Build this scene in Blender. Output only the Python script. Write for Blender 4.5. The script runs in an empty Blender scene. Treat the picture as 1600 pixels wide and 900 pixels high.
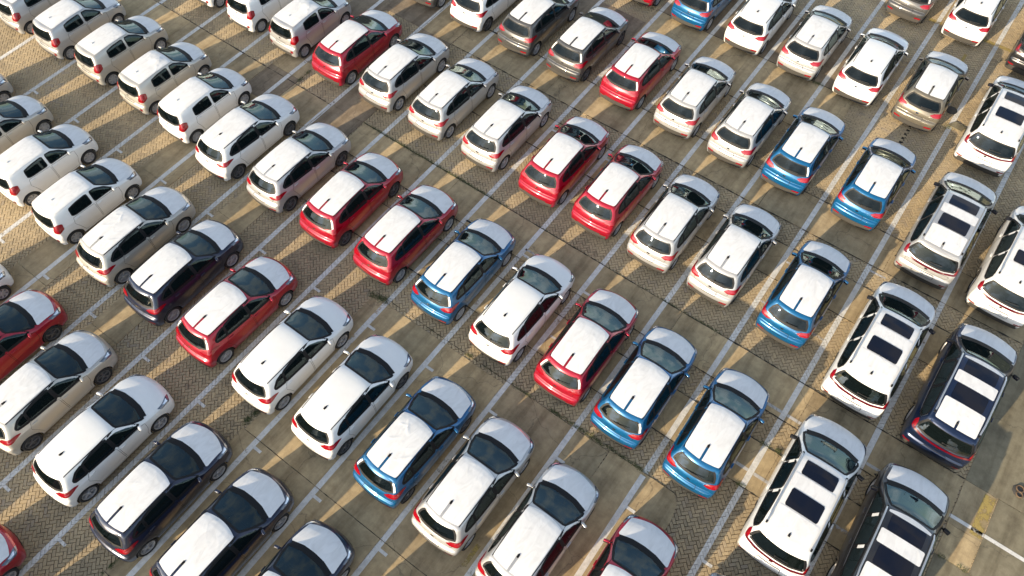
import bpy, bmesh, math, random
import numpy as np
from mathutils import Matrix, Vector

random.seed(7)
rng = np.random.default_rng(11)
scene = bpy.context.scene
COL = scene.collection
R = math.radians

# ------------------------------------------------------------------ camera
F_PX, PITCH, ROLL, YAW, CAM_H = 1161.0, R(59.43), R(0.26), R(36.04), 21.46
cam_data = bpy.data.cameras.new('camera')
cam = bpy.data.objects.new('camera', cam_data)
COL.objects.link(cam)
scene.camera = cam
cam_data.sensor_width = 36.0
cam_data.lens = 36.0 * F_PX / 1600.0
cam_data.clip_start = 0.5
cam_data.clip_end = 3000.0
_f0 = Vector((-math.sin(YAW), math.cos(YAW), 0)); _r0 = Vector((math.cos(YAW), math.sin(YAW), 0))
_fw = _f0 * math.cos(PITCH) - Vector((0, 0, math.sin(PITCH)))
_up = _f0 * math.sin(PITCH) + Vector((0, 0, math.cos(PITCH)))
_r = _r0 * math.cos(ROLL) + _up * math.sin(ROLL)
_u = _up * math.cos(ROLL) - _r0 * math.sin(ROLL)
cam.matrix_world = Matrix(((_r.x, _u.x, -_fw.x, 0), (_r.y, _u.y, -_fw.y, 0), (_r.z, _u.z, -_fw.z, CAM_H), (0, 0, 0, 1)))

# ------------------------------------------------------------------ sky, sun, exposure
SUN_TRAVEL = Vector((0.78, 3.15, -1.0)).normalized()      # low sun behind the cars, a little to their left
to_sun = -SUN_TRAVEL
SUN_EL = math.asin(to_sun.z)
SUN_AZ = math.atan2(to_sun.x, to_sun.y)
world = bpy.data.worlds.new('World'); scene.world = world
world.use_nodes = True
wn = world.node_tree.nodes; wl = world.node_tree.links
wn.clear()
w_out = wn.new('ShaderNodeOutputWorld'); w_bg = wn.new('ShaderNodeBackground')
w_sky = wn.new('ShaderNodeTexSky'); w_sky.sky_type = 'NISHITA'; w_sky.sun_disc = False
w_sky.sun_elevation = SUN_EL; w_sky.sun_rotation = SUN_AZ % (2 * math.pi)
w_sky.air_density = 1.0; w_sky.dust_density = 1.0; w_sky.ozone_density = 1.0
w_bg.inputs['Strength'].default_value = 0.14
# thin broken cloud all over the sky
w_tc = wn.new('ShaderNodeTexCoord'); w_mp = wn.new('ShaderNodeMapping'); w_mp.inputs['Scale'].default_value = (1, 1, 2.2)
w_no = wn.new('ShaderNodeTexNoise'); w_no.inputs['Scale'].default_value = 5.5; w_no.inputs['Detail'].default_value = 7.0; w_no.inputs['Roughness'].default_value = .58
w_mr = wn.new('ShaderNodeMapRange'); w_mr.inputs['From Min'].default_value = .46; w_mr.inputs['From Max'].default_value = .60; w_mr.inputs['To Max'].default_value = .75
w_bw = wn.new('ShaderNodeRGBToBW'); w_mu = wn.new('ShaderNodeMath'); w_mu.operation = 'MULTIPLY'; w_mu.inputs[1].default_value = 1.9
w_mx = wn.new('ShaderNodeMix'); w_mx.data_type = 'RGBA'
wl.new(w_tc.outputs['Generated'], w_mp.inputs[0]); wl.new(w_mp.outputs[0], w_no.inputs['Vector']); wl.new(w_no.outputs['Fac'], w_mr.inputs[0])
wl.new(w_sky.outputs[0], w_bw.inputs[0]); wl.new(w_bw.outputs[0], w_mu.inputs[0])
wl.new(w_mr.outputs[0], w_mx.inputs[0]); wl.new(w_sky.outputs[0], w_mx.inputs[6]); wl.new(w_mu.outputs[0], w_mx.inputs[7])
wl.new(w_mx.outputs[2], w_bg.inputs['Color'])
wl.new(w_bg.outputs[0], w_out.inputs['Surface'])
sun_data = bpy.data.lights.new('sun', 'SUN')
sun_data.energy = 4.0; sun_data.angle = R(0.55); sun_data.color = (1.0, 0.82, 0.57)
sun = bpy.data.objects.new('sun', sun_data); COL.objects.link(sun)
sun.rotation_euler = SUN_TRAVEL.to_track_quat('-Z', 'Y').to_euler()
sun.location = (-20, -40, 40)
scene.view_settings.view_transform = 'Standard'
scene.view_settings.look = 'None'
scene.view_settings.exposure = 1.08
scene.view_settings.gamma = 1.0
scene.view_settings.use_curve_mapping = False

# ------------------------------------------------------------------ materials
def new_mat(name):
    m = bpy.data.materials.new(name); m.use_nodes = True
    nt = m.node_tree
    return m, nt, nt.nodes['Principled BSDF']

def simple(name, col, rough=0.5, metal=0.0, coat=0.0, spec=0.5):
    m, nt, b = new_mat(name)
    b.inputs['Base Color'].default_value = (*col, 1)
    b.inputs['Roughness'].default_value = rough
    b.inputs['Metallic'].default_value = metal
    b.inputs['Coat Weight'].default_value = coat
    b.inputs['Coat Roughness'].default_value = 0.04
    b.inputs['Specular IOR Level'].default_value = spec
    return m

def node(nt, kind, **kw):
    n = nt.nodes.new(kind)
    for k, v in kw.items():
        if k.startswith('in_'):
            n.inputs[k[3:].replace('_', ' ')].default_value = v
        else:
            setattr(n, k, v)
    return n

def ramp(nt, stops):
    n = nt.nodes.new('ShaderNodeValToRGB')
    e = n.color_ramp.elements
    e[0].position, e[0].color = stops[0][0], (*stops[0][1], 1)
    e[1].position, e[1].color = stops[-1][0], (*stops[-1][1], 1)
    for p_, c_ in stops[1:-1]:
        x = e.new(p_); x.color = (*c_, 1)
    return n

def paint(name, col, metal=0.0, rough=0.35, dust=0.10):
    """car paint: coloured base under clear coat with a little road dust on it"""
    m, nt, b = new_mat(name)
    tc = node(nt, 'ShaderNodeTexCoord')
    n1 = node(nt, 'ShaderNodeTexNoise', in_Scale=2.3, in_Detail=5.0, in_Roughness=0.65)
    nt.links.new(tc.outputs['Object'], n1.inputs['Vector'])
    mx = node(nt, 'ShaderNodeMix', data_type='RGBA')
    mx.inputs[6].default_value = (*col, 1); mx.inputs[7].default_value = (0.32, 0.29, 0.25, 1)
    mr = node(nt, 'ShaderNodeMapRange', in_From_Min=0.42, in_From_Max=0.75, in_To_Min=0.0, in_To_Max=dust)
    nt.links.new(n1.outputs['Fac'], mr.inputs['Value'])
    nt.links.new(mr.outputs[0], mx.inputs[0]); nt.links.new(mx.outputs[2], b.inputs['Base Color'])
    b.inputs['Metallic'].default_value = metal
    b.inputs['Roughness'].default_value = rough
    b.inputs['Coat Weight'].default_value = 0.9
    b.inputs['Coat Roughness'].default_value = 0.05
    return m

PAINT = {
    'white': paint('paint_white', (0.74, 0.735, 0.71), 0.0, 0.4, 0.10),
    'silver': paint('paint_silver', (0.47, 0.468, 0.46), 0.5, 0.38, 0.10),
    'champagne': paint('paint_champagne', (0.52, 0.495, 0.44), 0.45, 0.38, 0.10),
    'rose': paint('paint_rose_silver', (0.60, 0.555, 0.56), 0.45, 0.38, 0.12),
    'red': paint('paint_red', (0.34, 0.003, 0.020), 0.35, 0.34, 0.01),
    'blue': paint('paint_blue', (0.000, 0.094, 0.235), 0.40, 0.33, 0.0),
    'navy': paint('paint_navy', (0.009, 0.015, 0.040), 0.35, 0.32, 0.015),
    'marine': paint('paint_marine', (0.005, 0.015, 0.050), 0.5, 0.32, 0.01),
    'grey': paint('paint_grey', (0.075, 0.074, 0.073), 0.45, 0.38, 0.08),
    'bronze': paint('paint_bronze', (0.17, 0.150, 0.112), 0.5, 0.38, 0.05),
    'black': paint('paint_black', (0.014, 0.014, 0.017), 0.2, 0.32, 0.06),
}

def film_material():
    m, nt, b = new_mat('protective_film')
    tc = node(nt, 'ShaderNodeTexCoord'); oi = node(nt, 'ShaderNodeObjectInfo')
    add = node(nt, 'ShaderNodeVectorMath', operation='ADD')
    sc = node(nt, 'ShaderNodeVectorMath', operation='SCALE'); sc.inputs['Scale'].default_value = 37.0
    cmb = node(nt, 'ShaderNodeCombineXYZ')
    nt.links.new(oi.outputs['Random'], cmb.inputs[0]); nt.links.new(oi.outputs['Random'], cmb.inputs[1])
    nt.links.new(cmb.outputs[0], sc.inputs[0])
    nt.links.new(tc.outputs['Object'], add.inputs[0]); nt.links.new(sc.outputs[0], add.inputs[1])
    mp = node(nt, 'ShaderNodeMapping'); mp.inputs['Scale'].default_value = (2.0, 0.8, 1)
    nt.links.new(add.outputs[0], mp.inputs['Vector'])
    n1 = node(nt, 'ShaderNodeTexNoise', in_Scale=2.2, in_Detail=3.0, in_Distortion=1.6)
    nt.links.new(mp.outputs[0], n1.inputs['Vector'])
    w = node(nt, 'ShaderNodeTexNoise', in_Scale=7.0, in_Detail=2.0, in_Distortion=0.8)
    nt.links.new(mp.outputs[0], w.inputs['Vector'])
    ad = node(nt, 'ShaderNodeMath', operation='MULTIPLY_ADD'); ad.inputs[1].default_value = 0.35
    nt.links.new(w.outputs['Fac'], ad.inputs[0]); nt.links.new(n1.outputs['Fac'], ad.inputs[2])
    bp = node(nt, 'ShaderNodeBump', in_Strength=0.16, in_Distance=0.03)
    nt.links.new(ad.outputs[0], bp.inputs['Height']); nt.links.new(bp.outputs[0], b.inputs['Normal'])
    rp = ramp(nt, [(0.3, (0.615, 0.61, 0.595)), (0.6, (0.695, 0.692, 0.68))])
    nt.links.new(n1.outputs['Fac'], rp.inputs[0]); nt.links.new(rp.outputs[0], b.inputs['Base Color'])
    b.inputs['Roughness'].default_value = 0.42
    b.inputs['Specular IOR Level'].default_value = 0.35
    return m

def glass_material(name, tint, refl=1.0, dust=.06, gcol=(0.74, 0.93, 0.98, 1)):
    m = bpy.data.materials.new(name); m.use_nodes = True
    nt = m.node_tree; nt.nodes.clear()
    out = node(nt, 'ShaderNodeOutputMaterial')
    tr = node(nt, 'ShaderNodeBsdfTransparent'); tr.inputs[0].default_value = (*tint, 1)
    gl = node(nt, 'ShaderNodeBsdfGlossy'); gl.inputs['Roughness'].default_value = 0.015
    gl.inputs[0].default_value = gcol
    fr = node(nt, 'ShaderNodeFresnel', in_IOR=1.52)
    mu = node(nt, 'ShaderNodeMath', operation='MULTIPLY'); mu.inputs[1].default_value = 1.25 * refl; mu.use_clamp = True
    nt.links.new(fr.outputs[0], mu.inputs[0])
    mx = node(nt, 'ShaderNodeMixShader')
    nt.links.new(mu.outputs[0], mx.inputs[0]); nt.links.new(tr.outputs[0], mx.inputs[1]); nt.links.new(gl.outputs[0], mx.inputs[2])
    df = node(nt, 'ShaderNodeBsdfDiffuse'); df.inputs[0].default_value = (.22, .36, .36, 1)       # pane dust, with a teal sky reflection put into its colour
    m2 = node(nt, 'ShaderNodeMixShader'); m2.inputs[0].default_value = dust
    nt.links.new(mx.outputs[0], m2.inputs[1]); nt.links.new(df.outputs[0], m2.inputs[2])
    nt.links.new(m2.outputs[0], out.inputs['Surface'])
    return m

M = {
    'film': film_material(),
    'glass': glass_material('car_glass', (0.10, 0.21, 0.23), 0.9, .014),
    'dark_glass': glass_material('tinted_glass', (0.09, 0.13, 0.135), 1.0, .015),
    'rear_glass': glass_material('rear_glass', (0.07, 0.09, 0.10), 0.36, .012, (.72, .86, 1.0, 1)),
    'roof_glass': simple('roof_glass', (0.004, 0.005, 0.012), 0.06, 0, 0.0, 0.5),
    'trim': simple('black_trim', (0.007, 0.007, 0.008), 0.55, spec=.25),
    'plastic': simple('black_plastic', (0.05, 0.046, 0.04), 0.65),
    'interior': simple('interior_cloth', (0.045, 0.043, 0.042), 0.9),
    'seat': simple('seat_cloth', (0.075, 0.07, 0.066), 0.85),
    'dash': simple('dashboard', (0.03, 0.03, 0.032), 0.55),
    'well': simple('wheel_well', (0.012, 0.012, 0.012), 0.9),
    'tyre': simple('tyre_rubber', (0.018, 0.018, 0.018), 0.8),
    'alloy': simple('alloy_rim', (0.50, 0.50, 0.51), 0.38, 0.35),
    'dark_alloy': simple('dark_alloy_rim', (0.17, 0.17, 0.175), 0.35, 0.5),
    'hubcap': simple('silver_wheel_cover', (0.46, 0.46, 0.47), 0.4, 0.4),
    'chrome': simple('chrome', (0.72, 0.72, 0.72), 0.14, 1.0),
    'rail': simple('aluminium_rail', (0.50, 0.51, 0.53), 0.35, 0.8),
    'tail': simple('tail_light_red', (0.24, 0.001, 0.007), 0.18, 0, 0.6),
    'bar': simple('light_bar_dark_red', (0.085, 0.001, 0.006), 0.18, 0, 0.5),
    'head': simple('headlight_lens', (0.10, 0.12, 0.15), 0.1, 0.35, 1.0),
    'lamp': simple('headlight_reflector', (0.62, 0.65, 0.7), 0.2, 0.7),
    'plate': simple('plate_recess', (0.30, 0.30, 0.29), 0.5),
}

# ------------------------------------------------------------------ mesh helpers
def link_mesh(name, me, parent=None, loc=None):
    o = bpy.data.objects.new(name, me); COL.objects.link(o)
    if parent: o.parent = parent
    if loc is not None: o.location = loc
    return o

def mesh_from(name, V, Fs, mats, smooth=True, mat_idx=None):
    me = bpy.data.meshes.new(name)
    me.from_pydata([tuple(map(float, v)) for v in V], [], [tuple(int(i) for i in f) for f in Fs])
    for m in mats: me.materials.append(m)
    if mat_idx is not None: me.polygons.foreach_set('material_index', np.asarray(mat_idx, dtype=np.int32))
    me.polygons.foreach_set('use_smooth', np.full(len(me.polygons), smooth))
    me.update()
    return me

def bm_mesh(name, bm, mat, smooth=False):
    me = bpy.data.meshes.new(name); bm.to_mesh(me); bm.free()
    me.materials.append(mat)
    me.polygons.foreach_set('use_smooth', np.full(len(me.polygons), smooth))
    return me

def box_bm(bm, c, s, bev=0.0, rot=None, seg=1):
    mt = Matrix.Translation(c)
    if rot is not None: mt = mt @ rot
    r_ = bmesh.ops.create_cube(bm, size=1.0, matrix=mt @ Matrix.Diagonal((*s, 1)))
    if bev > 0:
        es = list({e for v in r_['verts'] for e in v.link_edges})
        bmesh.ops.bevel(bm, geom=es, offset=bev, segments=seg, profile=0.5, affect='EDGES')
    return bm

def box_mesh(name, c, s, mat, bev=0.0, rot=None, seg=1, smooth=False):
    return bm_mesh(name, box_bm(bmesh.new(), c, s, bev, rot, seg), mat, smooth)

# ------------------------------------------------------------------ car body as a smooth implicit solid
def poly_sdf(P, Y, Z):
    n = len(P); d = np.full(Y.shape, 1e9); s = np.ones(Y.shape)
    for i in range(n):
        a = P[i]; b = P[i - 1]
        ey, ez = b[0] - a[0], b[1] - a[1]
        wy, wz = Y - a[0], Z - a[1]
        t = np.clip((wy * ey + wz * ez) / (ey * ey + ez * ez + 1e-12), 0, 1)
        d = np.minimum(d, (wy - ey * t) ** 2 + (wz - ez * t) ** 2)
        c1 = Z >= a[1]; c2 = Z < b[1]; c3 = ey * wz > ez * wy
        flip = (c1 & c2 & c3) | (~c1 & ~c2 & ~c3)
        s = np.where(flip, -s, s)
    return s * np.sqrt(d)

def chaikin(P, n=1, closed=True):
    P = np.asarray(P, float)
    for _ in range(n):
        Q = np.roll(P, -1, 0)
        P = np.stack([0.75 * P + 0.25 * Q, 0.25 * P + 0.75 * Q], 1).reshape(-1, P.shape[1])
    return P

def smax(a, b, k):
    h = np.maximum(k - np.abs(a - b), 0) / k
    return np.maximum(a, b) + h * h * k * 0.25

class Body:
    def __init__(s, sp):
        s.sp = sp
        s.side = chaikin(sp['side'], 1)
    def f(s, P):
        sp = s.sp
        x, y, z = np.abs(P[:, 0]), P[:, 1], P[:, 2]
        t = np.clip((y + 0.6) / 1.2, 0, 1); t = t * t * (3 - 2 * t)
        xx = x * x
        yq = y + xx * (sp['kf'] * t - sp['kr'] * (1 - t))
        zq = z + sp['kc'] * xx
        a = poly_sdf(s.side, yq, zq)
        sz = np.interp(z, sp['sec_z'], sp['sec_w'])
        w = sz * np.interp(y, sp['plan_y'], sp['plan_w'])
        return smax(a, (x - w) * 0.93, sp.get('k', 0.07))
    def grad(s, P, e=0.004):
        g = np.zeros_like(P)
        for k in range(3):
            d = np.zeros(3); d[k] = e
            g[:, k] = s.f(P + d) - s.f(P - d)
        return g / (np.linalg.norm(g, axis=1, keepdims=True) + 1e-9)
    def snap(s, P, d, reach=0.55, off=0.0):
        """first hit of the body seen from outside along -d"""
        P = np.asarray(P, float); d = np.asarray(d, float); d = d / np.linalg.norm(d)
        n = 44; ts = np.linspace(reach, -reach, n)
        hit = np.full(len(P), -1)
        for i, t in enumerate(ts):
            v = s.f(P + d * t)
            hit = np.where((hit < 0) & (v < 0), i, hit)
        hit = np.where(hit < 1, n // 2, hit)
        hi = ts[hit - 1]; lo = ts[hit]
        for _ in range(16):
            m = (hi + lo) / 2; v = s.f(P + d * m[:, None])
            hi = np.where(v > 0, m, hi); lo = np.where(v > 0, lo, m)
        Q = P + d * ((hi + lo) / 2)[:, None]
        if off: Q = Q + s.grad(Q) * off
        return Q
    def shell(s, fn, n, lo, hi, sx=0.7, sy=0.82, zc=0.55, kz=0.15):
        nx, ny, nz = n
        idx = {}; V = []; Fs = []
        def vid(i, j, k):
            key = (i, j, k)
            if key not in idx: idx[key] = len(V); V.append((i / nx, j / ny, k / nz))
            return idx[key]
        for i in range(nx):
            for j in range(ny):
                Fs.append((vid(i, j, 0), vid(i, j + 1, 0), vid(i + 1, j + 1, 0), vid(i + 1, j, 0)))
                Fs.append((vid(i, j, nz), vid(i + 1, j, nz), vid(i + 1, j + 1, nz), vid(i, j + 1, nz)))
        for i in range(nx):
            for k in range(nz):
                Fs.append((vid(i, 0, k), vid(i + 1, 0, k), vid(i + 1, 0, k + 1), vid(i, 0, k + 1)))
                Fs.append((vid(i, ny, k), vid(i, ny, k + 1), vid(i + 1, ny, k + 1), vid(i + 1, ny, k)))
        for j in range(ny):
            for k in range(nz):
                Fs.append((vid(0, j, k), vid(0, j, k + 1), vid(0, j + 1, k + 1), vid(0, j + 1, k)))
                Fs.append((vid(nx, j, k), vid(nx, j + 1, k), vid(nx, j + 1, k + 1), vid(nx, j, k + 1)))
        lo = np.array(lo); hi = np.array(hi)
        Q = lo + np.array(V) * (hi - lo)
        c = (lo + hi) / 2
        T = np.stack([Q[:, 0] * sx, c[1] + (Q[:, 1] - c[1]) * sy, zc + (Q[:, 2] - zc) * kz], 1)
        a = np.zeros(len(Q)); b = np.ones(len(Q))
        for _ in range(24):
            m = (a + b) / 2; v = fn(Q + (T - Q) * m[:, None])
            a = np.where(v > 0, m, a); b = np.where(v > 0, b, m)
        return Q + (T - Q) * ((a + b) / 2)[:, None], Fs

def resample(P, n):
    P = np.asarray(P, float)
    C = np.vstack([P, P[:1]]); L = np.r_[0, np.cumsum(np.linalg.norm(np.diff(C, axis=0), axis=1))]
    t = np.linspace(0, L[-1], n, endpoint=False)
    return np.stack([np.interp(t, L, C[:, k]) for k in range(P.shape[1])], 1)

def outline(poly, rnd=2, n=36):
    return resample(chaikin(densify(poly), rnd), n)

def densify(poly, keep=0.12):
    """add points near corners so corner cutting only rounds the corners"""
    P = np.asarray(poly, float); out = []
    for i in range(len(P)):
        a, b = P[i], P[(i + 1) % len(P)]
        L = np.linalg.norm(b - a); t = min(0.35, keep * 0.6 / max(L, 1e-6))
        out += [a, a + (b - a) * t, b - (b - a) * t]
    return np.array(out)

def grow(O, d, w):
    """offset a closed outline sideways by w (positive outward), in the plane facing d"""
    d = np.asarray(d, float) / np.linalg.norm(d)
    T = np.roll(O, -1, 0) - np.roll(O, 1, 0)
    N = np.cross(T, d); N /= np.linalg.norm(N, axis=1, keepdims=True) + 1e-9
    c = O.mean(0)
    if ((O - c) * N).sum() < 0: N = -N
    return O + N * w

def patch(B, name, poly, d, mat, off=0.003, rings=5, rnd=2, n=36, w=0.0):
    O = outline(poly, rnd, n)
    if w: O = grow(O, d, w)
    c = O.mean(0)
    P = [c + (O - c) * (1 - r / rings) for r in range(rings)]
    V = np.vstack(P + [c[None]])
    V = B.snap(V, d, off=off)
    Fs = []
    for r in range(rings - 1):
        for i in range(n):
            j = (i + 1) % n
            Fs.append((r * n + i, r * n + j, (r + 1) * n + j, (r + 1) * n + i))
    for i in range(n): Fs.append(((rings - 1) * n + i, (rings - 1) * n + (i + 1) % n, rings * n))
    orient(V, Fs, d)
    return mesh_from(name, V, Fs, [mat])

def orient(V, Fs, d):
    f = Fs[0]; nrm = np.cross(V[f[1]] - V[f[0]], V[f[2]] - V[f[0]])
    if np.dot(nrm, d) < 0:
        for i in range(len(Fs)): Fs[i] = tuple(reversed(Fs[i]))

def band(B, name, poly, d, mat, w0, w1, off=0.003, rnd=2, n=40):
    """closed strip following an outline between two sideways offsets"""
    O = outline(poly, rnd, n)
    V = np.vstack([grow(O, d, w0), grow(O, d, w1)])
    V = B.snap(V, d, off=off)
    Fs = [(i, (i + 1) % n, n + (i + 1) % n, n + i) for i in range(n)]
    orient(V, Fs, d)
    return mesh_from(name, V, Fs, [mat])

def strip(B, name, line, d, mat, w, off=0.004, n=16):
    """open strip of width w along a polyline"""
    L = np.asarray(line, float)
    s = np.r_[0, np.cumsum(np.linalg.norm(np.diff(L, axis=0), axis=1))]
    t = np.linspace(0, s[-1], n)
    P = np.stack([np.interp(t, s, L[:, k]) for k in range(3)], 1)
    T = np.gradient(P, axis=0); N = np.cross(T, np.asarray(d, float)); N /= np.linalg.norm(N, axis=1, keepdims=True)
    V = B.snap(np.vstack([P - N * w / 2, P + N * w / 2]), d, off=off)
    Fs = [(i, i + 1, n + i + 1, n + i) for i in range(n - 1)]
    orient(V, Fs, d)
    return mesh_from(name, V, Fs, [mat])

def prism_bm(bm, O, d, out, inn):
    d = np.asarray(d, float) / np.linalg.norm(d)
    a = [bm.verts.new(tuple(v)) for v in O + d * out]
    b = [bm.verts.new(tuple(v)) for v in O - d * inn]
    n = len(a)
    bm.faces.new(a); bm.faces.new(b[::-1])
    for i in range(n): bm.faces.new((a[i], b[i], b[(i + 1) % n], a[(i + 1) % n]))
    bmesh.ops.recalc_face_normals(bm, faces=bm.faces[:])

def mir(poly): return [(-x, y, z) for x, y, z in poly]

RIGHT, LEFT, UP, BACK, FRONT = (1, 0, 0), (-1, 0, 0), (0, 0, 1), (0, -1, 0), (0, 1, 0)

def boolean(obj, cutters):
    for c in cutters:
        m = obj.modifiers.new('cut', 'BOOLEAN'); m.operation = 'DIFFERENCE'; m.object = c; m.solver = 'EXACT'
    dg = bpy.context.evaluated_depsgraph_get()
    me = bpy.data.meshes.new_from_object(obj.evaluated_get(dg))
    for c in cutters: bpy.data.objects.remove(c)
    return me

def body_mesh(B, sp, windows):
    """the shell with cabin hollowed out, window openings and wheel arches"""
    L, W, H = sp['L'], sp['W'], sp['H']
    V, Fs = B.shell(B.f, sp.get('grid', (32, 80, 30)), (-W / 2 - .1, -L / 2 - .1, .10), (W / 2 + .1, L / 2 + .1, H + .1))
    o = link_mesh('tmp_body', mesh_from('tmp', V, Fs, [M['trim']]))
    fl, cy0, cy1 = sp['floor'], sp['cab'][0], sp['cab'][1]
    def fc(P):
        a = B.f(P) + 0.055
        return np.maximum.reduce([a, fl - P[:, 2], cy0 - P[:, 1], P[:, 1] - cy1 - np.clip(.95 - P[:, 2], -.3, .3) * .4])
    zc = (fl + H) / 2 - .12
    CV, CF = B.shell(fc, (14, 34, 12), (-W / 2, cy0 - .05, fl - .05), (W / 2, cy1 + .25, H + .05), .5, .6, zc, .2)
    cut = [link_mesh('tmp_cab', mesh_from('tmp', CV, CF, []))]
    for O, d, out, inn in windows:
        bm = bmesh.new(); prism_bm(bm, O, d, out, inn)
        cut.append(link_mesh('tmp_win', bm_mesh('tmp', bm, M['trim'])))
    for ay in (sp['ra'], sp['fa']):
        for sx in (-1, 1):
            bm = bmesh.new()
            bmesh.ops.create_cone(bm, cap_ends=True, segments=40, radius1=sp['arch'], radius2=sp['arch'], depth=0.6,
                                  matrix=Matrix.Translation((sx * (W / 2 + .3 - .27), ay, sp['wr'] + .01)) @ Matrix.Rotation(R(90), 4, 'Y'))
            cut.append(link_mesh('tmp_arch', bm_mesh('tmp', bm, M['well'])))
    me = boolean(o, cut)
    bpy.data.objects.remove(o)
    me.name = 'body'
    nv = len(me.vertices); co = np.empty(nv * 3); me.vertices.foreach_get('co', co); co = co.reshape(-1, 3)
    npol = len(me.polygons); cen = np.empty(npol * 3); me.polygons.foreach_get('center', cen); cen = cen.reshape(-1, 3)
    fv = B.f(cen)
    mi = np.zeros(npol, np.int32)
    ins = fv < -0.022
    r_f = np.hypot(cen[:, 1] - sp['fa'], cen[:, 2] - sp['wr']); r_r = np.hypot(cen[:, 1] - sp['ra'], cen[:, 2] - sp['wr'])
    well = ins & (np.minimum(r_f, r_r) < sp['arch'] + .03) & (np.abs(cen[:, 0]) > W / 2 - .32)
    mi[ins] = 1; mi[well] = 2
    mi[(~ins) & (cen[:, 2] < sp.get('skirt', .2))] = 3
    me.materials.clear()
    for m in (PAINT['white'], M['interior'], M['well'], M['plastic']): me.materials.append(m)
    me.polygons.foreach_set('material_index', mi)
    me.polygons.foreach_set('use_smooth', mi == 0)
    me.update()
    return me

# ------------------------------------------------------------------ wheels, seats, mirrors shared by the cars
def lathe(prof, seg, mat, name, smooth=True):
    V = []; Fs = []
    m = len(prof)
    for i in range(seg):
        a = 2 * math.pi * i / seg
        for x, r in prof: V.append((x, r * math.cos(a), r * math.sin(a)))
    for i in range(seg):
        for k in range(m - 1):
            Fs.append((i * m + k, ((i + 1) % seg) * m + k, ((i + 1) % seg) * m + k + 1, i * m + k + 1))
    return mesh_from(name, V, Fs, [mat], smooth)

def make_wheel(r, width, kind):
    rr = r * (0.70 if kind == 'cover' else 0.74)
    h = width / 2
    tyre = lathe([(-h, rr), (-h, r * .9), (-h * .8, r), (h * .8, r), (h, r * .92), (h, rr + .012), (h * .55, rr)], 28, M['tyre'], 'tyre')
    bm = bmesh.new()
    def disc(x, rad, seg=20):
        bmesh.ops.create_circle(bm, cap_ends=True, segments=seg, radius=rad, matrix=Matrix.Translation((x, 0, 0)) @ Matrix.Rotation(R(90), 4, 'Y'))
    disc(h * .1, rr)                                   # dark back of the rim
    nb = len(bm.faces)
    ns = {'alloy': 10, 'dark': 10, 'cover': 7, 'suv': 5}[kind]
    for i in range(ns):
        a = 2 * math.pi * i / ns + ((-.2 if i % 2 else .2) if kind in ('alloy', 'dark') else 0)
        wd = {'alloy': .020, 'dark': .020, 'cover': .06, 'suv': .055}[kind]
        box_bm(bm, Matrix.Rotation(a, 3, 'X') @ Vector((h * .5, 0, rr * .53)), (.03, wd, rr * .92), 0, Matrix.Rotation(a, 4, 'X'))
    bmesh.ops.create_cone(bm, cap_ends=True, segments=14, radius1=rr * .26, radius2=rr * .2, depth=.05, matrix=Matrix.Translation((h * .55, 0, 0)) @ Matrix.Rotation(R(90), 4, 'Y'))
    seg = 28
    ring = []
    for x, q in ((h * .6, rr), (h * .82, rr * .99), (h * .78, rr * .9), (h * .2, rr * .88)):
        ring.append([bm.verts.new((x, q * math.cos(2 * math.pi * i / seg), q * math.sin(2 * math.pi * i / seg))) for i in range(seg)])
    for k in range(3):
        for i in range(seg): bm.faces.new((ring[k][i], ring[k][(i + 1) % seg], ring[k + 1][(i + 1) % seg], ring[k + 1][i]))
    bm.faces.ensure_lookup_table()
    for i, f in enumerate(bm.faces): f.material_index = 1 if i < nb else 0
    rim = bm_mesh('rim', bm, {'alloy': M['alloy'], 'dark': M['dark_alloy'], 'cover': M['hubcap'], 'suv': M['alloy']}[kind])
    rim.materials.append(M['well'])
    return tyre, rim

def seat_mesh(w, mat):
    bm = bmesh.new()
    box_bm(bm, (0, .02, .10), (w, .5, .16), .04, None, 2)
    box_bm(bm, (0, -.27, .42), (w * .96, .14, .58), .045, Matrix.Rotation(R(14), 4, 'X'), 2)
    if w < .8: box_bm(bm, (0, -.37, .80), (.26, .09, .17), .03, Matrix.Rotation(R(10), 4, 'X'), 2)
    else:
        for x in (-w * .33, w * .33): box_bm(bm, (x, -.36, .76), (.24, .08, .13), .03, Matrix.Rotation(R(10), 4, 'X'), 2)
    return bm_mesh('seat', bm, mat, True)

def mirror_mesh(s, big=1.0):
    bm = bmesh.new()
    box_bm(bm, (s * .075, 0, .02), (.165 * big, .085, .105 * big), .032, Matrix.Rotation(s * R(-14), 4, 'Z'), 3)
    box_bm(bm, (s * -.03, .03, -.03), (.12, .05, .03), .01, None, 1)
    return bm_mesh('mirror', bm, PAINT['white'], True)

def wiper_mesh(l):
    bm = bmesh.new()
    box_bm(bm, (l / 2, 0, .012), (l, .018, .012), .003)
    box_bm(bm, (0, 0, .01), (.05, .05, .03), .01)
    return bm_mesh('rear_wiper', bm, M['trim'])

def fin_mesh(mat, l=.15, h=.062):
    V = [(-.028, -l * .55, 0), (.028, -l * .55, 0), (.036, 0, 0), (0, l * .75, 0), (-.036, 0, 0), (0, -l * .55, h), (0, -l * .1, h * .75), (0, l * .75, .004), (-.008, -l * .6, h * .9), (.008, -l * .6, h * .9)]
    Fs = [(0, 4, 6, 5, 8), (2, 1, 9, 5, 6), (4, 3, 7, 6), (3, 2, 6, 7), (1, 0, 8, 9), (8, 5, 9)]
    return mesh_from('antenna', V, Fs, [mat], True)

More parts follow.
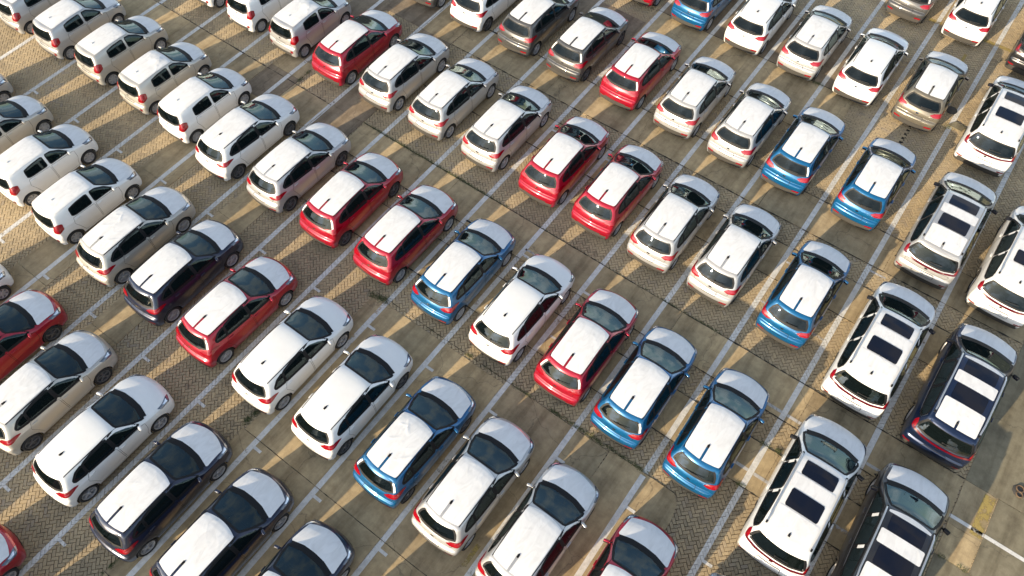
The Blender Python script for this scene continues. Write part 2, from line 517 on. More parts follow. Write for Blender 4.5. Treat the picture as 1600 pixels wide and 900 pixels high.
# ------------------------------------------------------------------ film sheets
def film_sheet(B, name, y0, y1, hw, bow0, bow1, slit=None, wr=0, off=0.007, nx=50, ny=64, taper=1.0, holes=()):
    """sheet on the roof or bonnet; slit=(y, halfwidth) leaves a bare strip behind the aerial; wr picks a wrinkle pattern"""
    xs = np.linspace(-1, 1, nx + 1)
    if slit:
        xs = np.sort(np.r_[np.linspace(-1, -slit[1] / hw, nx // 2), np.linspace(slit[1] / hw, 1, nx // 2)])
    ts = np.linspace(0, 1, ny + 1)
    X, T = np.meshgrid(xs, ts)
    rnd_c = 1 - 0.05 * np.clip((np.abs(T - .5) - .42) / .08, 0, 1) ** 2
    HW = hw * (1 + (taper - 1) * T) * rnd_c
    XX = X * HW
    YY = y0 + (y1 - y0) * T + (bow0 * (1 - T) + bow1 * T) * (1 - X ** 2)
    P = np.stack([XX.ravel(), YY.ravel(), np.full(XX.size, 1.0)], 1)
    V = B.snap(P, UP, reach=.75, off=off)
    if wr or name == 'roof_film':
        r_ = np.random.default_rng(wr * 13 + 5)
        x, y = V[:, 0], V[:, 1]; t = T.ravel()
        dz = np.zeros(len(V))
        for _ in range(4 + wr * 3):                       # straight creases fanning from points near the front edge
            cx, cy = r_.uniform(-hw, hw) * .9, (y1 - r_.uniform(-.05, .45) if wr < 4 else r_.uniform(y0, y1))
            a = r_.uniform(-1.2, 1.2) + (math.pi if wr < 4 else 0)
            u = (x - cx) * math.sin(a) + (y - cy) * math.cos(a); v = (x - cx) * math.cos(a) - (y - cy) * math.sin(a)
            ln = r_.uniform(.25, .7); wd = r_.uniform(.016, .040); amp = r_.uniform(.003, .009) * (.6 + .18 * wr)
            dz += amp * np.exp(-(v / wd) ** 2) * np.clip(u / .08, 0, 1) * np.clip(1 - u / ln, 0, 1)
        if wr == 3: dz += .035 * np.exp(-((x - .1) / .18) ** 2 - ((y - y1 + .28) / .2) ** 2)
        V[:, 2] += np.clip(dz, 0, .05)
    m = len(xs); Fs = []
    half = nx // 2 - 1
    for j in range(ny):
        for i in range(m - 1):
            cyy = (YY[j, i] + YY[j + 1, i + 1]) / 2; cxx = (XX[j, i] + XX[j, i + 1]) / 2
            if slit and i == half and cyy < slit[0]: continue
            if any(a < cxx < b and c < cyy < d_ for a, b, c, d_ in holes): continue
            Fs.append((j * m + i, j * m + i + 1, (j + 1) * m + i + 1, (j + 1) * m + i))
    return mesh_from(name, V, Fs, [M['film']])

# ------------------------------------------------------------------ car specs
HATCH = dict(L=4.065, W=1.725, H=1.45, wr=.305, ww=.20, ra=-1.38, fa=1.20, arch=.352, floor=.40, cab=(-1.62, .93), skirt=.215,
    side=[(-1.95, .19), (-2.035, .255), (-2.04, .40), (-2.045, .52), (-2.04, .62), (-2.00, .69), (-1.935, .715), (-1.925, .80), (-1.89, .91), (-1.80, 1.03), (-1.60, 1.29), (-1.545, 1.375), (-1.47, 1.412),
          (-1.0, 1.447), (-.5, 1.458), (0., 1.45), (.28, 1.41), (.46, 1.325), (.78, 1.16), (1.09, 1.015), (1.2, .99), (1.5, .955), (1.75, .895), (1.92, .80), (2.01, .67),
          (2.035, .50), (2.01, .34), (1.93, .20)],
    kf=.26, kr=.17, kc=.055, k=.075,
    sec_z=[.15, .22, .35, .55, .75, .90, .985, 1.10, 1.25, 1.40, 1.50], sec_w=[.79, .815, .84, .8625, .857, .835, .795, .745, .675, .60, .55],
    plan_y=[-2.15, -2.0, -1.85, -1.6, -1.2, -.6, .9, 1.3, 1.6, 1.8, 1.95, 2.1], plan_w=[.72, .86, .93, .97, .995, 1, 1, .99, .95, .89, .80, .62])
CITY = dict(L=3.595, W=1.595, H=1.485, wr=.285, ww=.175, ra=-1.27, fa=1.13, arch=.335, floor=.40, cab=(-1.50, .85), skirt=.215,
    side=[(-1.72, .19), (-1.795, .255), (-1.80, .40), (-1.80, .52), (-1.80, .60), (-1.775, .66), (-1.735, .685), (-1.73, .80), (-1.71, .95), (-1.66, 1.05), (-1.53, 1.33), (-1.49, 1.405), (-1.42, 1.44),
          (-1.0, 1.475), (-.5, 1.487), (0., 1.475), (.22, 1.44), (.40, 1.355), (.68, 1.20), (.97, 1.045), (1.07, 1.015), (1.3, .985), (1.5, .93), (1.66, .84), (1.75, .70),
          (1.79, .52), (1.78, .34), (1.72, .20)],
    kf=.27, kr=.14, kc=.06, k=.075,
    sec_z=[.15, .22, .35, .55, .75, .92, 1.01, 1.12, 1.28, 1.42, 1.52], sec_w=[.73, .755, .775, .7975, .792, .775, .745, .705, .645, .585, .54],
    plan_y=[-1.9, -1.75, -1.6, -1.35, -1.0, -.5, .8, 1.15, 1.4, 1.58, 1.72, 1.85], plan_w=[.78, .89, .95, .98, 1, 1, 1, .99, .95, .89, .80, .62])
SUVS = dict(L=4.81, W=1.90, H=1.70, wr=.365, ww=.235, ra=-1.36, fa=1.455, arch=.425, floor=.50, cab=(-2.05, 1.36), skirt=.40, grid=(34, 92, 32),
    side=[(-2.30, .24), (-2.36, .40), (-2.405, .58), (-2.41, .72), (-2.385, .80), (-2.335, .835), (-2.34, .93), (-2.31, 1.05), (-2.24, 1.16), (-2.06, 1.48), (-2.02, 1.585), (-1.95, 1.635),
          (-1.4, 1.675), (-.7, 1.695), (.1, 1.69), (.55, 1.655), (.80, 1.56), (1.15, 1.375), (1.52, 1.185), (1.66, 1.14), (1.95, 1.105), (2.18, 1.03), (2.32, .91), (2.38, .74),
          (2.405, .55), (2.38, .38), (2.30, .24)],
    kf=.20, kr=.12, kc=.045, k=.08,
    sec_z=[.2, .28, .45, .65, .85, 1.02, 1.12, 1.25, 1.45, 1.64, 1.75], sec_w=[.88, .91, .935, .95, .945, .925, .89, .835, .75, .675, .63],
    plan_y=[-2.5, -2.35, -2.2, -1.9, -1.4, -.7, 1.2, 1.6, 1.9, 2.1, 2.27, 2.42], plan_w=[.76, .88, .94, .98, 1, 1, 1, .99, .965, .92, .84, .68])

def empty(name, loc=(0, 0, 0), parent=None):
    o = bpy.data.objects.new(name, None); COL.objects.link(o); o.location = loc
    o.empty_display_size = .2
    if parent: o.parent = parent
    return o

PAINTED = set()                                            # meshes whose first material is the car's own paint

def make_car(kind):
    sp = {'hatch': HATCH, 'city': CITY, 'suv': SUVS}[kind]
    B = Body(sp)
    W2 = sp['W'] / 2
    root = empty({'hatch': 'hatchback_car', 'city': 'city_car', 'suv': 'suv_car'}[kind])
    def part(name, me, parent=root, loc=None, painted=False):
        o = link_mesh(name, me, parent, loc)
        if painted: PAINTED.add(me.name)
        return o
    X = W2
    if kind == 'hatch':
        ws = [(-.52, .34, 1.4), (.52, .34, 1.4), (.66, .66, 1.1), (.74, 1.00, 1.0), (.40, 1.09, 1.0), (-.40, 1.09, 1.0), (-.74, 1.00, 1.0), (-.66, .66, 1.1)]
        rw = [(-.50, -1.6, 1.335), (.50, -1.6, 1.335), (.60, -1.7, 1.20), (.655, -1.8, 1.04), (.40, -1.8, 1.0), (-.40, -1.8, 1.0), (-.655, -1.8, 1.04), (-.60, -1.7, 1.20)]
        sws = [[(X, .80, .985), (X, .52, 1.19), (X, .25, 1.335), (X, .02, 1.362), (X, .00, 1.0)],
               [(X, -.07, 1.005), (X, -.05, 1.364), (X, -.55, 1.358), (X, -.875, 1.325), (X, -.935, 1.045)],
               [(X, -.972, 1.052), (X, -.915, 1.318), (X, -1.14, 1.275), (X, -1.32, 1.15), (X, -1.33, 1.10)]]
        tail = [(.44, -1.9, .915), (.62, -1.9, 1.0), (.83, -1.6, 1.03), (.87, -1.45, .98), (.84, -1.75, .875), (.62, -1.95, .865)]
        head = [(.52, 1.97, .72), (.60, 1.88, .81), (.76, 1.65, .89), (.80, 1.45, .925), (.83, 1.52, .82), (.74, 1.82, .71)]
        doors = [[(X, .80, .30), (X, .80, .48), (X, .90, .66), (X, .93, .93), (X, -.01, .965), (X, -.03, .30)],
                 [(X, -.05, .30), (X, -.04, .965), (X, -.98, 1.02), (X, -1.12, .82), (X, -1.02, .62), (X, -.93, .30)]]
        handles = [(.12, .87), (-.90, .93)]
        refl = [(.46, -2.0, .425), (.70, -1.98, .425), (.73, -1.98, .49), (.46, -2.0, .485)]
        diff = [(-.66, -2.0, .25), (.66, -2.0, .25), (.72, -2.0, .47), (-.72, -2.0, .47)]
        platep = [(-.30, -2.0, .62), (.30, -2.0, .62), (.27, -1.95, .735), (-.27, -1.95, .735)]
        mirror_at = (.83, .74, .99)
        ant = (0, -1.02)
    elif kind == 'city':
        ws = [(-.50, .29, 1.43), (.50, .29, 1.43), (.62, .58, 1.15), (.68, .88, 1.03), (.38, .97, 1.0), (-.38, .97, 1.0), (-.68, .88, 1.03), (-.62, .58, 1.15)]
        rw = [(-.50, -1.5, 1.36), (.50, -1.5, 1.36), (.57, -1.6, 1.22), (.61, -1.65, 1.06), (.40, -1.7, .99), (-.40, -1.7, .99), (-.61, -1.65, 1.06), (-.57, -1.6, 1.22)]
        sws = [[(X, .70, 1.015), (X, .46, 1.22), (X, .20, 1.36), (X, -.02, 1.385), (X, -.06, 1.03)],
               [(X, -.17, 1.04), (X, -.14, 1.388), (X, -.55, 1.38), (X, -.88, 1.345), (X, -.93, 1.09), (X, -.78, 1.06)]]
        tail = [(.60, -1.75, .84), (.63, -1.7, 1.10), (.70, -1.55, 1.15), (.76, -1.45, 1.10), (.79, -1.45, .92), (.75, -1.6, .82)]
        head = [(.46, 1.72, .72), (.54, 1.62, .82), (.70, 1.40, .90), (.74, 1.22, .945), (.77, 1.30, .82), (.66, 1.58, .70)]
        doors = [[(X, .74, .30), (X, .745, .48), (X, .83, .64), (X, .84, .95), (X, -.09, .99), (X, -.11, .30)],
                 [(X, -.13, .30), (X, -.12, .99), (X, -.95, 1.04), (X, -1.03, .82), (X, -.93, .60), (X, -.84, .30)]]
        handles = [(.04, .90), (-.84, .95)]
        refl = [(.50, -1.75, .42), (.62, -1.72, .42), (.63, -1.72, .53), (.52, -1.75, .53)]
        diff = [(-.50, -1.75, .26), (.50, -1.75, .26), (.55, -1.75, .42), (-.55, -1.75, .42)]
        platep = [(-.28, -1.75, .66), (.28, -1.75, .66), (.26, -1.72, .78), (-.26, -1.72, .78)]
        mirror_at = (.765, .64, 1.02)
        ant = (0, -.98)
    else:
        ws = [(-.57, .68, 1.63), (.57, .68, 1.63), (.74, 1.02, 1.3), (.83, 1.40, 1.15), (.45, 1.50, 1.15), (-.45, 1.50, 1.15), (-.83, 1.40, 1.15), (-.74, 1.02, 1.3)]
        rw = [(-.64, -2.1, 1.53), (.64, -2.1, 1.53), (.735, -2.2, 1.35), (.80, -2.25, 1.17), (.45, -2.3, 1.105), (-.45, -2.3, 1.105), (-.80, -2.25, 1.17), (-.735, -2.2, 1.35)]
        sws = [[(X, 1.16, 1.13), (X, .86, 1.36), (X, .58, 1.545), (X, .34, 1.588), (X, .30, 1.14)],
               [(X, .22, 1.14), (X, .26, 1.592), (X, -.35, 1.60), (X, -.64, 1.592), (X, -.70, 1.155)],
               [(X, -.78, 1.16), (X, -.72, 1.588), (X, -1.35, 1.565), (X, -1.78, 1.50), (X, -1.86, 1.30), (X, -1.72, 1.20)]]
        tail = [(.80, -2.2, 1.06), (.80, -2.2, 1.15), (.82, -2.1, 1.27), (.855, -2.0, 1.27), (.90, -2.0, 1.14), (.89, -2.1, 1.06)]
        head = [(.62, 2.32, .84), (.66, 2.25, .96), (.84, 1.95, 1.04), (.89, 1.75, 1.04), (.92, 1.85, .90), (.82, 2.18, .80)]
        doors = [[(X, .97, .46), (X, 1.0, .66), (X, 1.17, .86), (X, 1.22, 1.08), (X, .29, 1.10), (X, .27, .46)],
                 [(X, .25, .46), (X, .27, 1.10), (X, -.73, 1.115), (X, -.92, .95), (X, -.88, .72), (X, -.80, .46)]]
        handles = [(.42, .99), (-.58, 1.02)]
        refl = [(.62, -2.35, .56), (.84, -2.3, .56), (.85, -2.3, .61), (.62, -2.35, .61)]
        diff = [(-.72, -2.35, .30), (.72, -2.35, .30), (.78, -2.35, .54), (-.78, -2.35, .54)]
        platep = [(-.36, -2.35, .66), (.36, -2.35, .66), (.34, -2.33, .82), (-.34, -2.33, .82)]
        mirror_at = (.925, 1.06, 1.16)
        ant = (0, -1.70)
    cuts = []
    for poly, d, out, inn in [(ws, UP, .45, .45)]:
        O = grow(outline(poly, 2, 30), d, -.03)
        O = O.copy(); O[:, 2] = 1.35 if kind != 'suv' else 1.55
        cuts.append((O, d, .4, .32))
    O = grow(outline(rw, 2, 30), BACK, -.03); O = O.copy(); O[:, 1] = -sp['L'] / 2 + .2
    cuts.append((O, BACK, .4, .28))
    for w_ in sws:
        for sgn, d in ((1, RIGHT), (-1, LEFT)):
            O = grow(outline(w_ if sgn > 0 else mir(w_), 2, 24), d, -.022)
            O = O.copy(); O[:, 0] = sgn * W2
            cuts.append((O, d, .2, .30 if kind != 'suv' else .34))
    body = part('body', body_mesh(B, sp, cuts), painted=True)
    # glass with black borders
    g = part('windscreen', patch(B, 'windscreen', ws, UP, M['glass'], off=.002, rings=7, n=44))
    part('windscreen_border', band(B, 'windscreen_border', ws, UP, M['trim'], -.045, .022, off=.005, n=52), g)
    cw = [(-.80 * W2, ws[3][1] + .03, 1), (-.4 * W2, ws[4][1] + .035, 1), (0, ws[4][1] + .055, 1), (.4 * W2, ws[4][1] + .035, 1), (.80 * W2, ws[3][1] + .03, 1)]
    part('cowl', strip(B, 'cowl', cw, UP, M['trim'], .17, off=.006, n=24))
    rg = part('rear_window', patch(B, 'rear_window', rw, BACK, M['rear_glass'], off=.002, rings=6, n=44))
    part('rear_window_border', band(B, 'rear_window_border', rw, BACK, M['trim'], -.04, .012, off=.005, n=52), rg)
    wn_ = ['front_door_window', 'rear_door_window', 'quarter_window']
    for i, w_ in enumerate(sws):
        for sgn, d in ((1, RIGHT), (-1, LEFT)):
            pl = w_ if sgn > 0 else mir(w_)
            g = part(wn_[i], patch(B, wn_[i], pl, d, M['glass'] if i == 0 else M['dark_glass'], off=.002, n=30, rings=4))
            part('window_frame', band(B, 'window_frame', pl, d, M['trim'], -.024, (.044 if kind == 'hatch' else .034) if kind != 'city' else .016, off=.004, n=34), g)
    if kind == 'suv':
        for sgn, d in ((1, RIGHT), (-1, LEFT)):
            ln = [(sgn * X, 1.2, 1.112), (sgn * X, .2, 1.118), (sgn * X, -.8, 1.135), (sgn * X, -1.72, 1.175), (sgn * X, -1.90, 1.29), (sgn * X, -1.84, 1.50)]
            part('chrome_strip', strip(B, 'chrome_strip', ln, d, M['chrome'], .022, off=.009, n=30))
    # bonnet shut line, doors, handles
    for sgn, d in ((1, RIGHT), (-1, LEFT)):
        for i, dp in enumerate(doors):
            pl = dp if sgn > 0 else mir(dp)
            dr = part('front_door' if i == 0 else 'rear_door', patch(B, 'door', pl, d, PAINT['white'], off=.0035, rings=5, n=36, rnd=1, w=-.012), painted=True)
            part('door_gap', band(B, 'door_gap', pl, d, M['trim'], -.012, -.003, off=.0028, n=44, rnd=1), dr)
            hy, hz = handles[i]
            hp = B.snap(np.array([[sgn * X, hy, hz]]), d)[0]
            part('door_handle', box_mesh('door_handle', (hp[0] + sgn * .018, hy, hz), (.03, .17, .032), PAINT['white'], .01, None, 2, True), dr, painted=True)
    # lamps
    for sgn in (1, -1):
        pl = tail if sgn > 0 else mir(tail)
        t_ = part('tail_light', patch(B, 'tail_light', pl, (sgn * .45, -.9, .1), M['tail'], off=.010, rings=4, n=26, rnd=1))
        pl = head if sgn > 0 else mir(head)
        h_ = part('headlight', patch(B, 'headlight', pl, (sgn * .5, .75, .45), M['head'], off=.007, rings=4, n=26, rnd=1))
        c = np.mean(np.array(pl), 0)
        sm = [tuple(c + (np.array(q) - c) * .42) for q in pl]
        part('lamp_reflector', patch(B, 'lamp_reflector', sm, (sgn * .5, .75, .45), M['lamp'], off=.011, rings=3, n=18), h_)
        pl = refl if sgn > 0 else mir(refl)
        part('bumper_reflector', patch(B, 'bumper_reflector', pl, (sgn * .25, -1, 0), M['tail'], off=.010, rings=3, n=18, rnd=1))
    part('rear_bumper_trim', patch(B, 'rear_bumper_trim', diff, BACK, M['plastic'], off=.006, rings=4, n=36, rnd=1))
    part('plate_recess', band(B, 'plate_recess', platep, BACK, M['trim'], -.010, .004, off=.004, n=36, rnd=1))
    tz0, tz1, tw = {'hatch': (.735, .985, .60), 'city': (.71, .97, .54), 'suv': (.86, 1.0, .70)}[kind]
    tg = [(-tw, -sp['L'] / 2, tz0), (tw, -sp['L'] / 2, tz0), (tw + .03, -sp['L'] / 2, tz1), (-tw - .03, -sp['L'] / 2, tz1)]
    tgo = part('tailgate', patch(B, 'tailgate', tg, BACK, PAINT['white'], off=.003, rings=5, n=40, rnd=1, w=-.008), painted=True)
    part('tailgate_gap', band(B, 'tailgate_gap', tg, BACK, M['trim'], -.010, .002, off=.0025, n=48, rnd=1), tgo)
    # badge: a plain oval ring
    bz = {'hatch': .84, 'city': .90, 'suv': .96}[kind]
    ov = [(.06 * math.cos(a), -sp['L'] / 2, bz + .028 * math.sin(a)) for a in np.linspace(0, 2 * math.pi, 14, endpoint=False)]
    part('badge', patch(B, 'badge', ov, BACK, M['chrome'], off=.008, rings=2, n=16))
    # lower grille at the front
    gr = {'hatch': [(-.50, 2, .30), (.50, 2, .30), (.56, 2, .46), (-.56, 2, .46)], 'city': [(-.45, 1.8, .30), (.45, 1.8, .30), (.5, 1.8, .50), (-.5, 1.8, .50)],
          'suv': [(-.6, 2.4, .42), (.6, 2.4, .42), (.62, 2.4, .78), (-.62, 2.4, .78)]}[kind]
    part('grille', patch(B, 'grille', gr, FRONT, M['trim'], off=.006, rings=4, n=30, rnd=1))
    # roof mouldings or rails
    if kind == 'hatch':
        for sgn in (1, -1):
            ln = [(sgn * .555, -1.40, 1), (sgn * .575, -.9, 1), (sgn * .580, -.3, 1), (sgn * .560, .24, 1)]
            part('roof_moulding', strip(B, 'roof_moulding', ln, UP, M['trim'], .022, off=.004, n=20))
    if kind == 'suv':
        for sgn in (1, -1):
            pts = B.snap(np.array([[sgn * (.645 if -1.5 < y_ < .5 else .63), y_, 1.5] for y_ in np.linspace(-1.75, .62, 13)]), UP, off=0)
            bm = bmesh.new(); prev = None
            for i, q in enumerate(pts):
                zz = q[2] + (.045 if 0 < i < 12 else .008)
                ring = [bm.verts.new((q[0] + a, q[1], zz + b)) for a, b in ((-.022, -.016), (.022, -.016), (.018, .014), (-.018, .014))]
                if prev:
                    for k in range(4): bm.faces.new((prev[k], prev[(k + 1) % 4], ring[(k + 1) % 4], ring[k]))
                prev = ring
            rl = part('roof_rail', bm_mesh('roof_rail', bm, M['rail'], True))
            for i in (0, 12):
                q = pts[i]
                part('rail_foot', box_mesh('rail_foot', (q[0], q[1] + (.05 if i == 0 else -.05), q[2] + .018), (.05, .10, .05), M['trim'], .012), rl)
        s1 = [(-.46, -.03, 1), (.46, -.03, 1), (.46, .44, 1), (-.46, .44, 1)]
        s2 = [(-.46, -1.05, 1), (.46, -1.05, 1), (.46, -.50, 1), (-.46, -.50, 1)]
        for q in (s1, s2): part('sunroof_panel', patch(B, 'sunroof_panel', [(a, b, 1.5) for a, b, c in q], UP, M['roof_glass'], off=.010, rings=6, n=40, rnd=2))
        br = [(-.84, -2.25, 1.10), (-.5, -2.33, 1.045), (0, -2.35, 1.03), (.5, -2.33, 1.045), (.84, -2.25, 1.10)]
        part('light_bar', strip(B, 'light_bar', br, BACK, M['bar'], .055, off=.018, n=30))
        for sgn, d in ((1, RIGHT), (-1, LEFT)):
            for ay in (sp['ra'], sp['fa']):
                aa = np.linspace(R(-18), R(198), 22); rr = sp['arch'] + .035
                ln = [(sgn * X, ay + rr * math.cos(a), sp['wr'] + .01 + rr * math.sin(a)) for a in aa]
                part('arch_cladding', strip(B, 'arch_cladding', ln, d, M['plastic'], .075, off=.012, n=26))
    # spoiler lip over the rear window
    sy = {'hatch': -1.555, 'city': -1.51, 'suv': -2.035}[kind]; sz_ = {'hatch': 1.39, 'city': 1.425, 'suv': 1.60}[kind]; sw_ = {'hatch': .50, 'city': .50, 'suv': .62}[kind]
    bm = bmesh.new(); rows = []
    for t in np.linspace(-1, 1, 13):
        yy = sy + .10 * t * t; zz = sz_ - .035 * t * t
        rows.append([bm.verts.new((t * sw_, yy + .10, zz + .018)), bm.verts.new((t * sw_, yy - .07, zz - .006)), bm.verts.new((t * sw_, yy - .07, zz - .028)), bm.verts.new((t * sw_, yy + .06, zz - .035))])
    for a, b in zip(rows[:-1], rows[1:]):
        for k in range(3): bm.faces.new((a[k], a[k + 1], b[k + 1], b[k]))
    for q in (rows[0], rows[-1]): bm.faces.new(q)
    bmesh.ops.recalc_face_normals(bm, faces=bm.faces[:])
    part('spoiler', bm_mesh('spoiler', bm, PAINT['white'], True), painted=True)
    # aerial, wiper, mirrors
    az = B.snap(np.array([[0, ant[1], 1.3]]), UP)[0][2]
    part('antenna', fin_mesh(M['trim'] if kind != 'city' else M['film'], .125, .055), loc=(0, ant[1] + .02, az + .004))
    wy = {'hatch': (.02, 1.06), 'city': (.02, 1.05), 'suv': (.0, 1.21)}[kind]
    q = B.snap(np.array([[wy[0], -sp['L'] / 2, wy[1]]]), BACK)[0]
    wo = part('rear_wiper', wiper_mesh(.36), loc=(q[0], q[1] - .012, q[2])); wo.rotation_euler = (R(60), R(-8), 0)
    for sgn in (1, -1):
        mm = mirror_mesh(sgn, 1.0 if kind != 'suv' else 1.15)
        mo = part('mirror', mm, loc=(sgn * mirror_at[0], mirror_at[1], mirror_at[2]), painted=(kind != 'suv'))
        if kind == 'suv': mm.materials[0] = M['trim']
        k_ = 1.0 if kind != 'suv' else 1.15
        part('mirror_glass', box_mesh('mirror_glass', (sgn * .075, -.044 * k_, .02), (.135 * k_, .010, .082 * k_), M['roof_glass'], .004, Matrix.Rotation(sgn * R(-14), 4, 'Z')), mo)
    # wheels
    ty, rim = make_wheel(sp['wr'], sp['ww'], {'hatch': 'alloy', 'city': 'cover', 'suv': 'suv'}[kind])
    for ay in (sp['ra'], sp['fa']):
        for sgn in (1, -1):
            w_ = empty('wheel', (sgn * (W2 - sp['ww'] / 2 - (.055 if kind == 'suv' else .022)), ay, sp['wr']), root)
            w_.rotation_euler = (random.uniform(0, 1.2), 0, 0 if sgn > 0 else math.pi)
            link_mesh('tyre', ty, w_); link_mesh('rim', rim, w_)
    # cabin
    seat = seat_mesh(.48, M['seat']); bench = seat_mesh(1.18 if kind != 'suv' else 1.32, M['seat'])
    zf = sp['floor']
    sy1, sy2, dy = {'hatch': (.10, -.75, .78), 'city': (.06, -.72, .70), 'suv': (.38, -.55, 1.15)}[kind]
    for sgn in (1, -1): part('front_seat', seat, loc=(sgn * .36, sy1, zf))
    part('rear_seat', bench, loc=(0, sy2, zf))
    if kind == 'suv': part('third_row_seat', bench, loc=(0, -1.4, zf + .05))
    dz = {'hatch': .88, 'city': .90, 'suv': 1.05}[kind]
    part('dashboard', box_mesh('dashboard', (0, dy, dz - .14), (W2 * 1.52, .40, .26), M['dash'], .06, Matrix.Rotation(R(8), 4, 'X'), 2, True))
    sw = lathe([(-.014, .165), (0, .18), (.014, .165), (0, .15), (-.014, .165)], 20, M['dash'], 'steering_wheel')
    so = part('steering_wheel', sw, loc=(-.36, dy - .30, dz - .02)); so.rotation_euler = (0, R(-64), R(90))
    # protective film
    if kind == 'suv':
        for sgn, d in ((1, RIGHT), (-1, LEFT)):
            for k_, yy in ((0, .26), (1, -.74)):
                FILM[kind, 'side', sgn, k_] = strip(B, 'pillar_film', [(sgn * X, yy - .01, 1.32), (sgn * X, yy + .015, 1.53)], d, M['film'], .10, off=.010, n=6)
    for sgn in (1, -1):
        e = {'hatch': [(.555, 1.31), (.625, 1.20), (.685, 1.06)], 'city': [(.56, 1.32), (.62, 1.2), (.645, 1.08)], 'suv': [(.68, 1.48), (.76, 1.34), (.82, 1.2)]}[kind]
        FILM[kind, 'pillar', sgn] = strip(B, 'pillar_film', [(sgn * a, -sp['L'] / 2 + .3, b) for a, b in e], BACK, M['film'], .045, off=.009, n=12)
    if kind == 'hatch':
        for v in range(5):
            FILM[kind, 'roof', v] = film_sheet(B, 'roof_film', -1.39, .20, .548, -.075, .10, slit=(-.97, .036), wr=v)
            FILM[kind, 'hood', v] = film_sheet(B, 'hood_film', 1.10, 1.71, .755, .11, .18, wr=0, ny=24, taper=.90)
    elif kind == 'city':
        for v in range(5):
            FILM[kind, 'roof', v] = film_sheet(B, 'roof_film', -1.32, .17, .545, -.02, .09, wr=v)
            FILM[kind, 'hood', v] = film_sheet(B, 'hood_film', .98, 1.48, .70, .10, .17, wr=0, ny=22, taper=.90)
    else:
        for v in range(2):
            FILM[kind, 'hood', v] = film_sheet(B, 'hood_film', 1.53, 2.09, .82, .11, .17, wr=0, ny=16, taper=.93)
            FILM[kind, 'roof', v] = film_sheet(B, 'roof_film', -1.86, -1.08, .575, -.03, 0, slit=(-1.72, .035), wr=v)
            FILM[kind, 'mid', v] = film_sheet(B, 'mid_roof_film', -.475, -.055, .575, 0, 0, wr=v, ny=14)
            FILM[kind, 'front', v] = film_sheet(B, 'front_roof_film', .46, .54, .56, 0, .08, wr=0, ny=6)
    return root

FILM = {}
PROTO = {k: make_car(k) for k in ('hatch', 'city', 'suv')}
DARK_RIM = make_wheel(HATCH['wr'], HATCH['ww'], 'dark')[1]

# ------------------------------------------------------------------ where each car stands (x across the bays, y along them)
# kind, x, y of the aerial, colour, film variant (None = no film)
CARS = []
def C(kind, x, y, col, film=0, rim=None, yaw=0.0): CARS.append(dict(kind=kind, x=x, y=y, col=col, film=film, rim=rim, yaw=yaw))
# top edge rows
C('hatch', -1.95, 31.6, 'grey', 0); C('hatch', .43, 31.65, 'white', None); C('suv', 3.35, 30.75, 'black', 0)
C('hatch', -11.6, 25.8, 'red', 0); C('hatch', -9.08, 25.75, 'blue', 0); C('hatch', -6.65, 25.8, 'white', None)
C('hatch', -4.23, 25.78, 'silver', 0); C('hatch', -1.85, 25.82, 'white', None); C('hatch', .55, 25.9, 'bronze', 0); C('suv', 3.28, 24.89, 'white', 0)
# next rows, left to right
C('hatch', -19.05, 20.2, 'grey', 0); C('hatch', -16.55, 20.2, 'white', None, 'dark'); C('hatch', -14.06, 20.19, 'grey', 0); C('hatch', -11.63, 20.19, 'grey', 0, 'dark')
C('hatch', -9.10, 20.17, 'red', 0); C('hatch', -6.67, 20.18, 'silver', 0); C('hatch', -4.31, 20.14, 'silver', 0)
C('hatch', -2.12, 20.18, 'blue', 0); C('hatch', .57, 20.25, 'blue', 1); C('suv', 3.32, 19.01, 'silver', 0); C('suv', 5.78, 19.0, 'white', 0)
C('city', -26.6, 14.5, 'white', 0); C('city', -24.05, 14.45, 'white', 0); C('city', -21.53, 14.44, 'silver', 3)
C('hatch', -19.03, 14.5, 'red', 0); C('hatch', -16.58, 14.56, 'silver', 0); C('hatch', -14.12, 14.60, 'silver', 0); C('hatch', -11.57, 14.6, 'silver', 0)
C('hatch', -8.93, 14.55, 'red', 1); C('hatch', -6.63, 14.54, 'red', 2); C('hatch', -4.34, 14.51, 'silver', 1); C('hatch', -2.04, 14.58, 'silver', 0)
C('hatch', .51, 14.55, 'blue', 1); C('suv', 3.24, 13.33, 'white', 0); C('suv', 5.79, 13.31, 'marine', 0)
C('city', -31.65, 8.7, 'silver', 0); C('city', -29.10, 8.71, 'silver', 1); C('city', -26.53, 8.79, 'champagne', 1); C('city', -23.91, 8.78, 'champagne', 3); C('city', -21.55, 8.72, 'white', 2)
C('hatch', -19.08, 8.54, 'white', 2, 'dark'); C('hatch', -16.5, 8.62, 'silver', 1, 'dark'); C('hatch', -13.97, 8.66, 'red', 2, 'dark'); C('hatch', -11.47, 8.66, 'red', 0)
C('hatch', -8.97, 8.68, 'blue', 0); C('hatch', -6.56, 8.65, 'white', None); C('hatch', -4.15, 8.76, 'red', 1); C('hatch', -1.99, 8.66, 'blue', 0); C('hatch', .46, 8.67, 'blue', 0)
C('suv', 3.29, 7.72, 'white', 0); C('suv', 5.72, 7.70, 'black', 0)
C('city', -29.1, 3.2, 'silver', 0); C('city', -26.55, 3.2, 'champagne', 0); C('city', -23.99, 3.28, 'white', 1); C('city', -21.39, 3.17, 'white', 2)
C('hatch', -18.85, 3.16, 'champagne', 4); C('hatch', -16.41, 3.15, 'navy', 1); C('hatch', -13.9, 3.17, 'red', 0); C('hatch', -11.36, 3.13, 'white', None); C('hatch', -8.91, 3.19, 'white', None, 'dark')
C('hatch', -6.49, 3.23, 'blue', 4, 'dark'); C('hatch', -4.33, 3.23, 'silver', 2); C('hatch', -2.07, 3.18, 'silver', 0); C('hatch', .45, 3.2, 'red', 1)
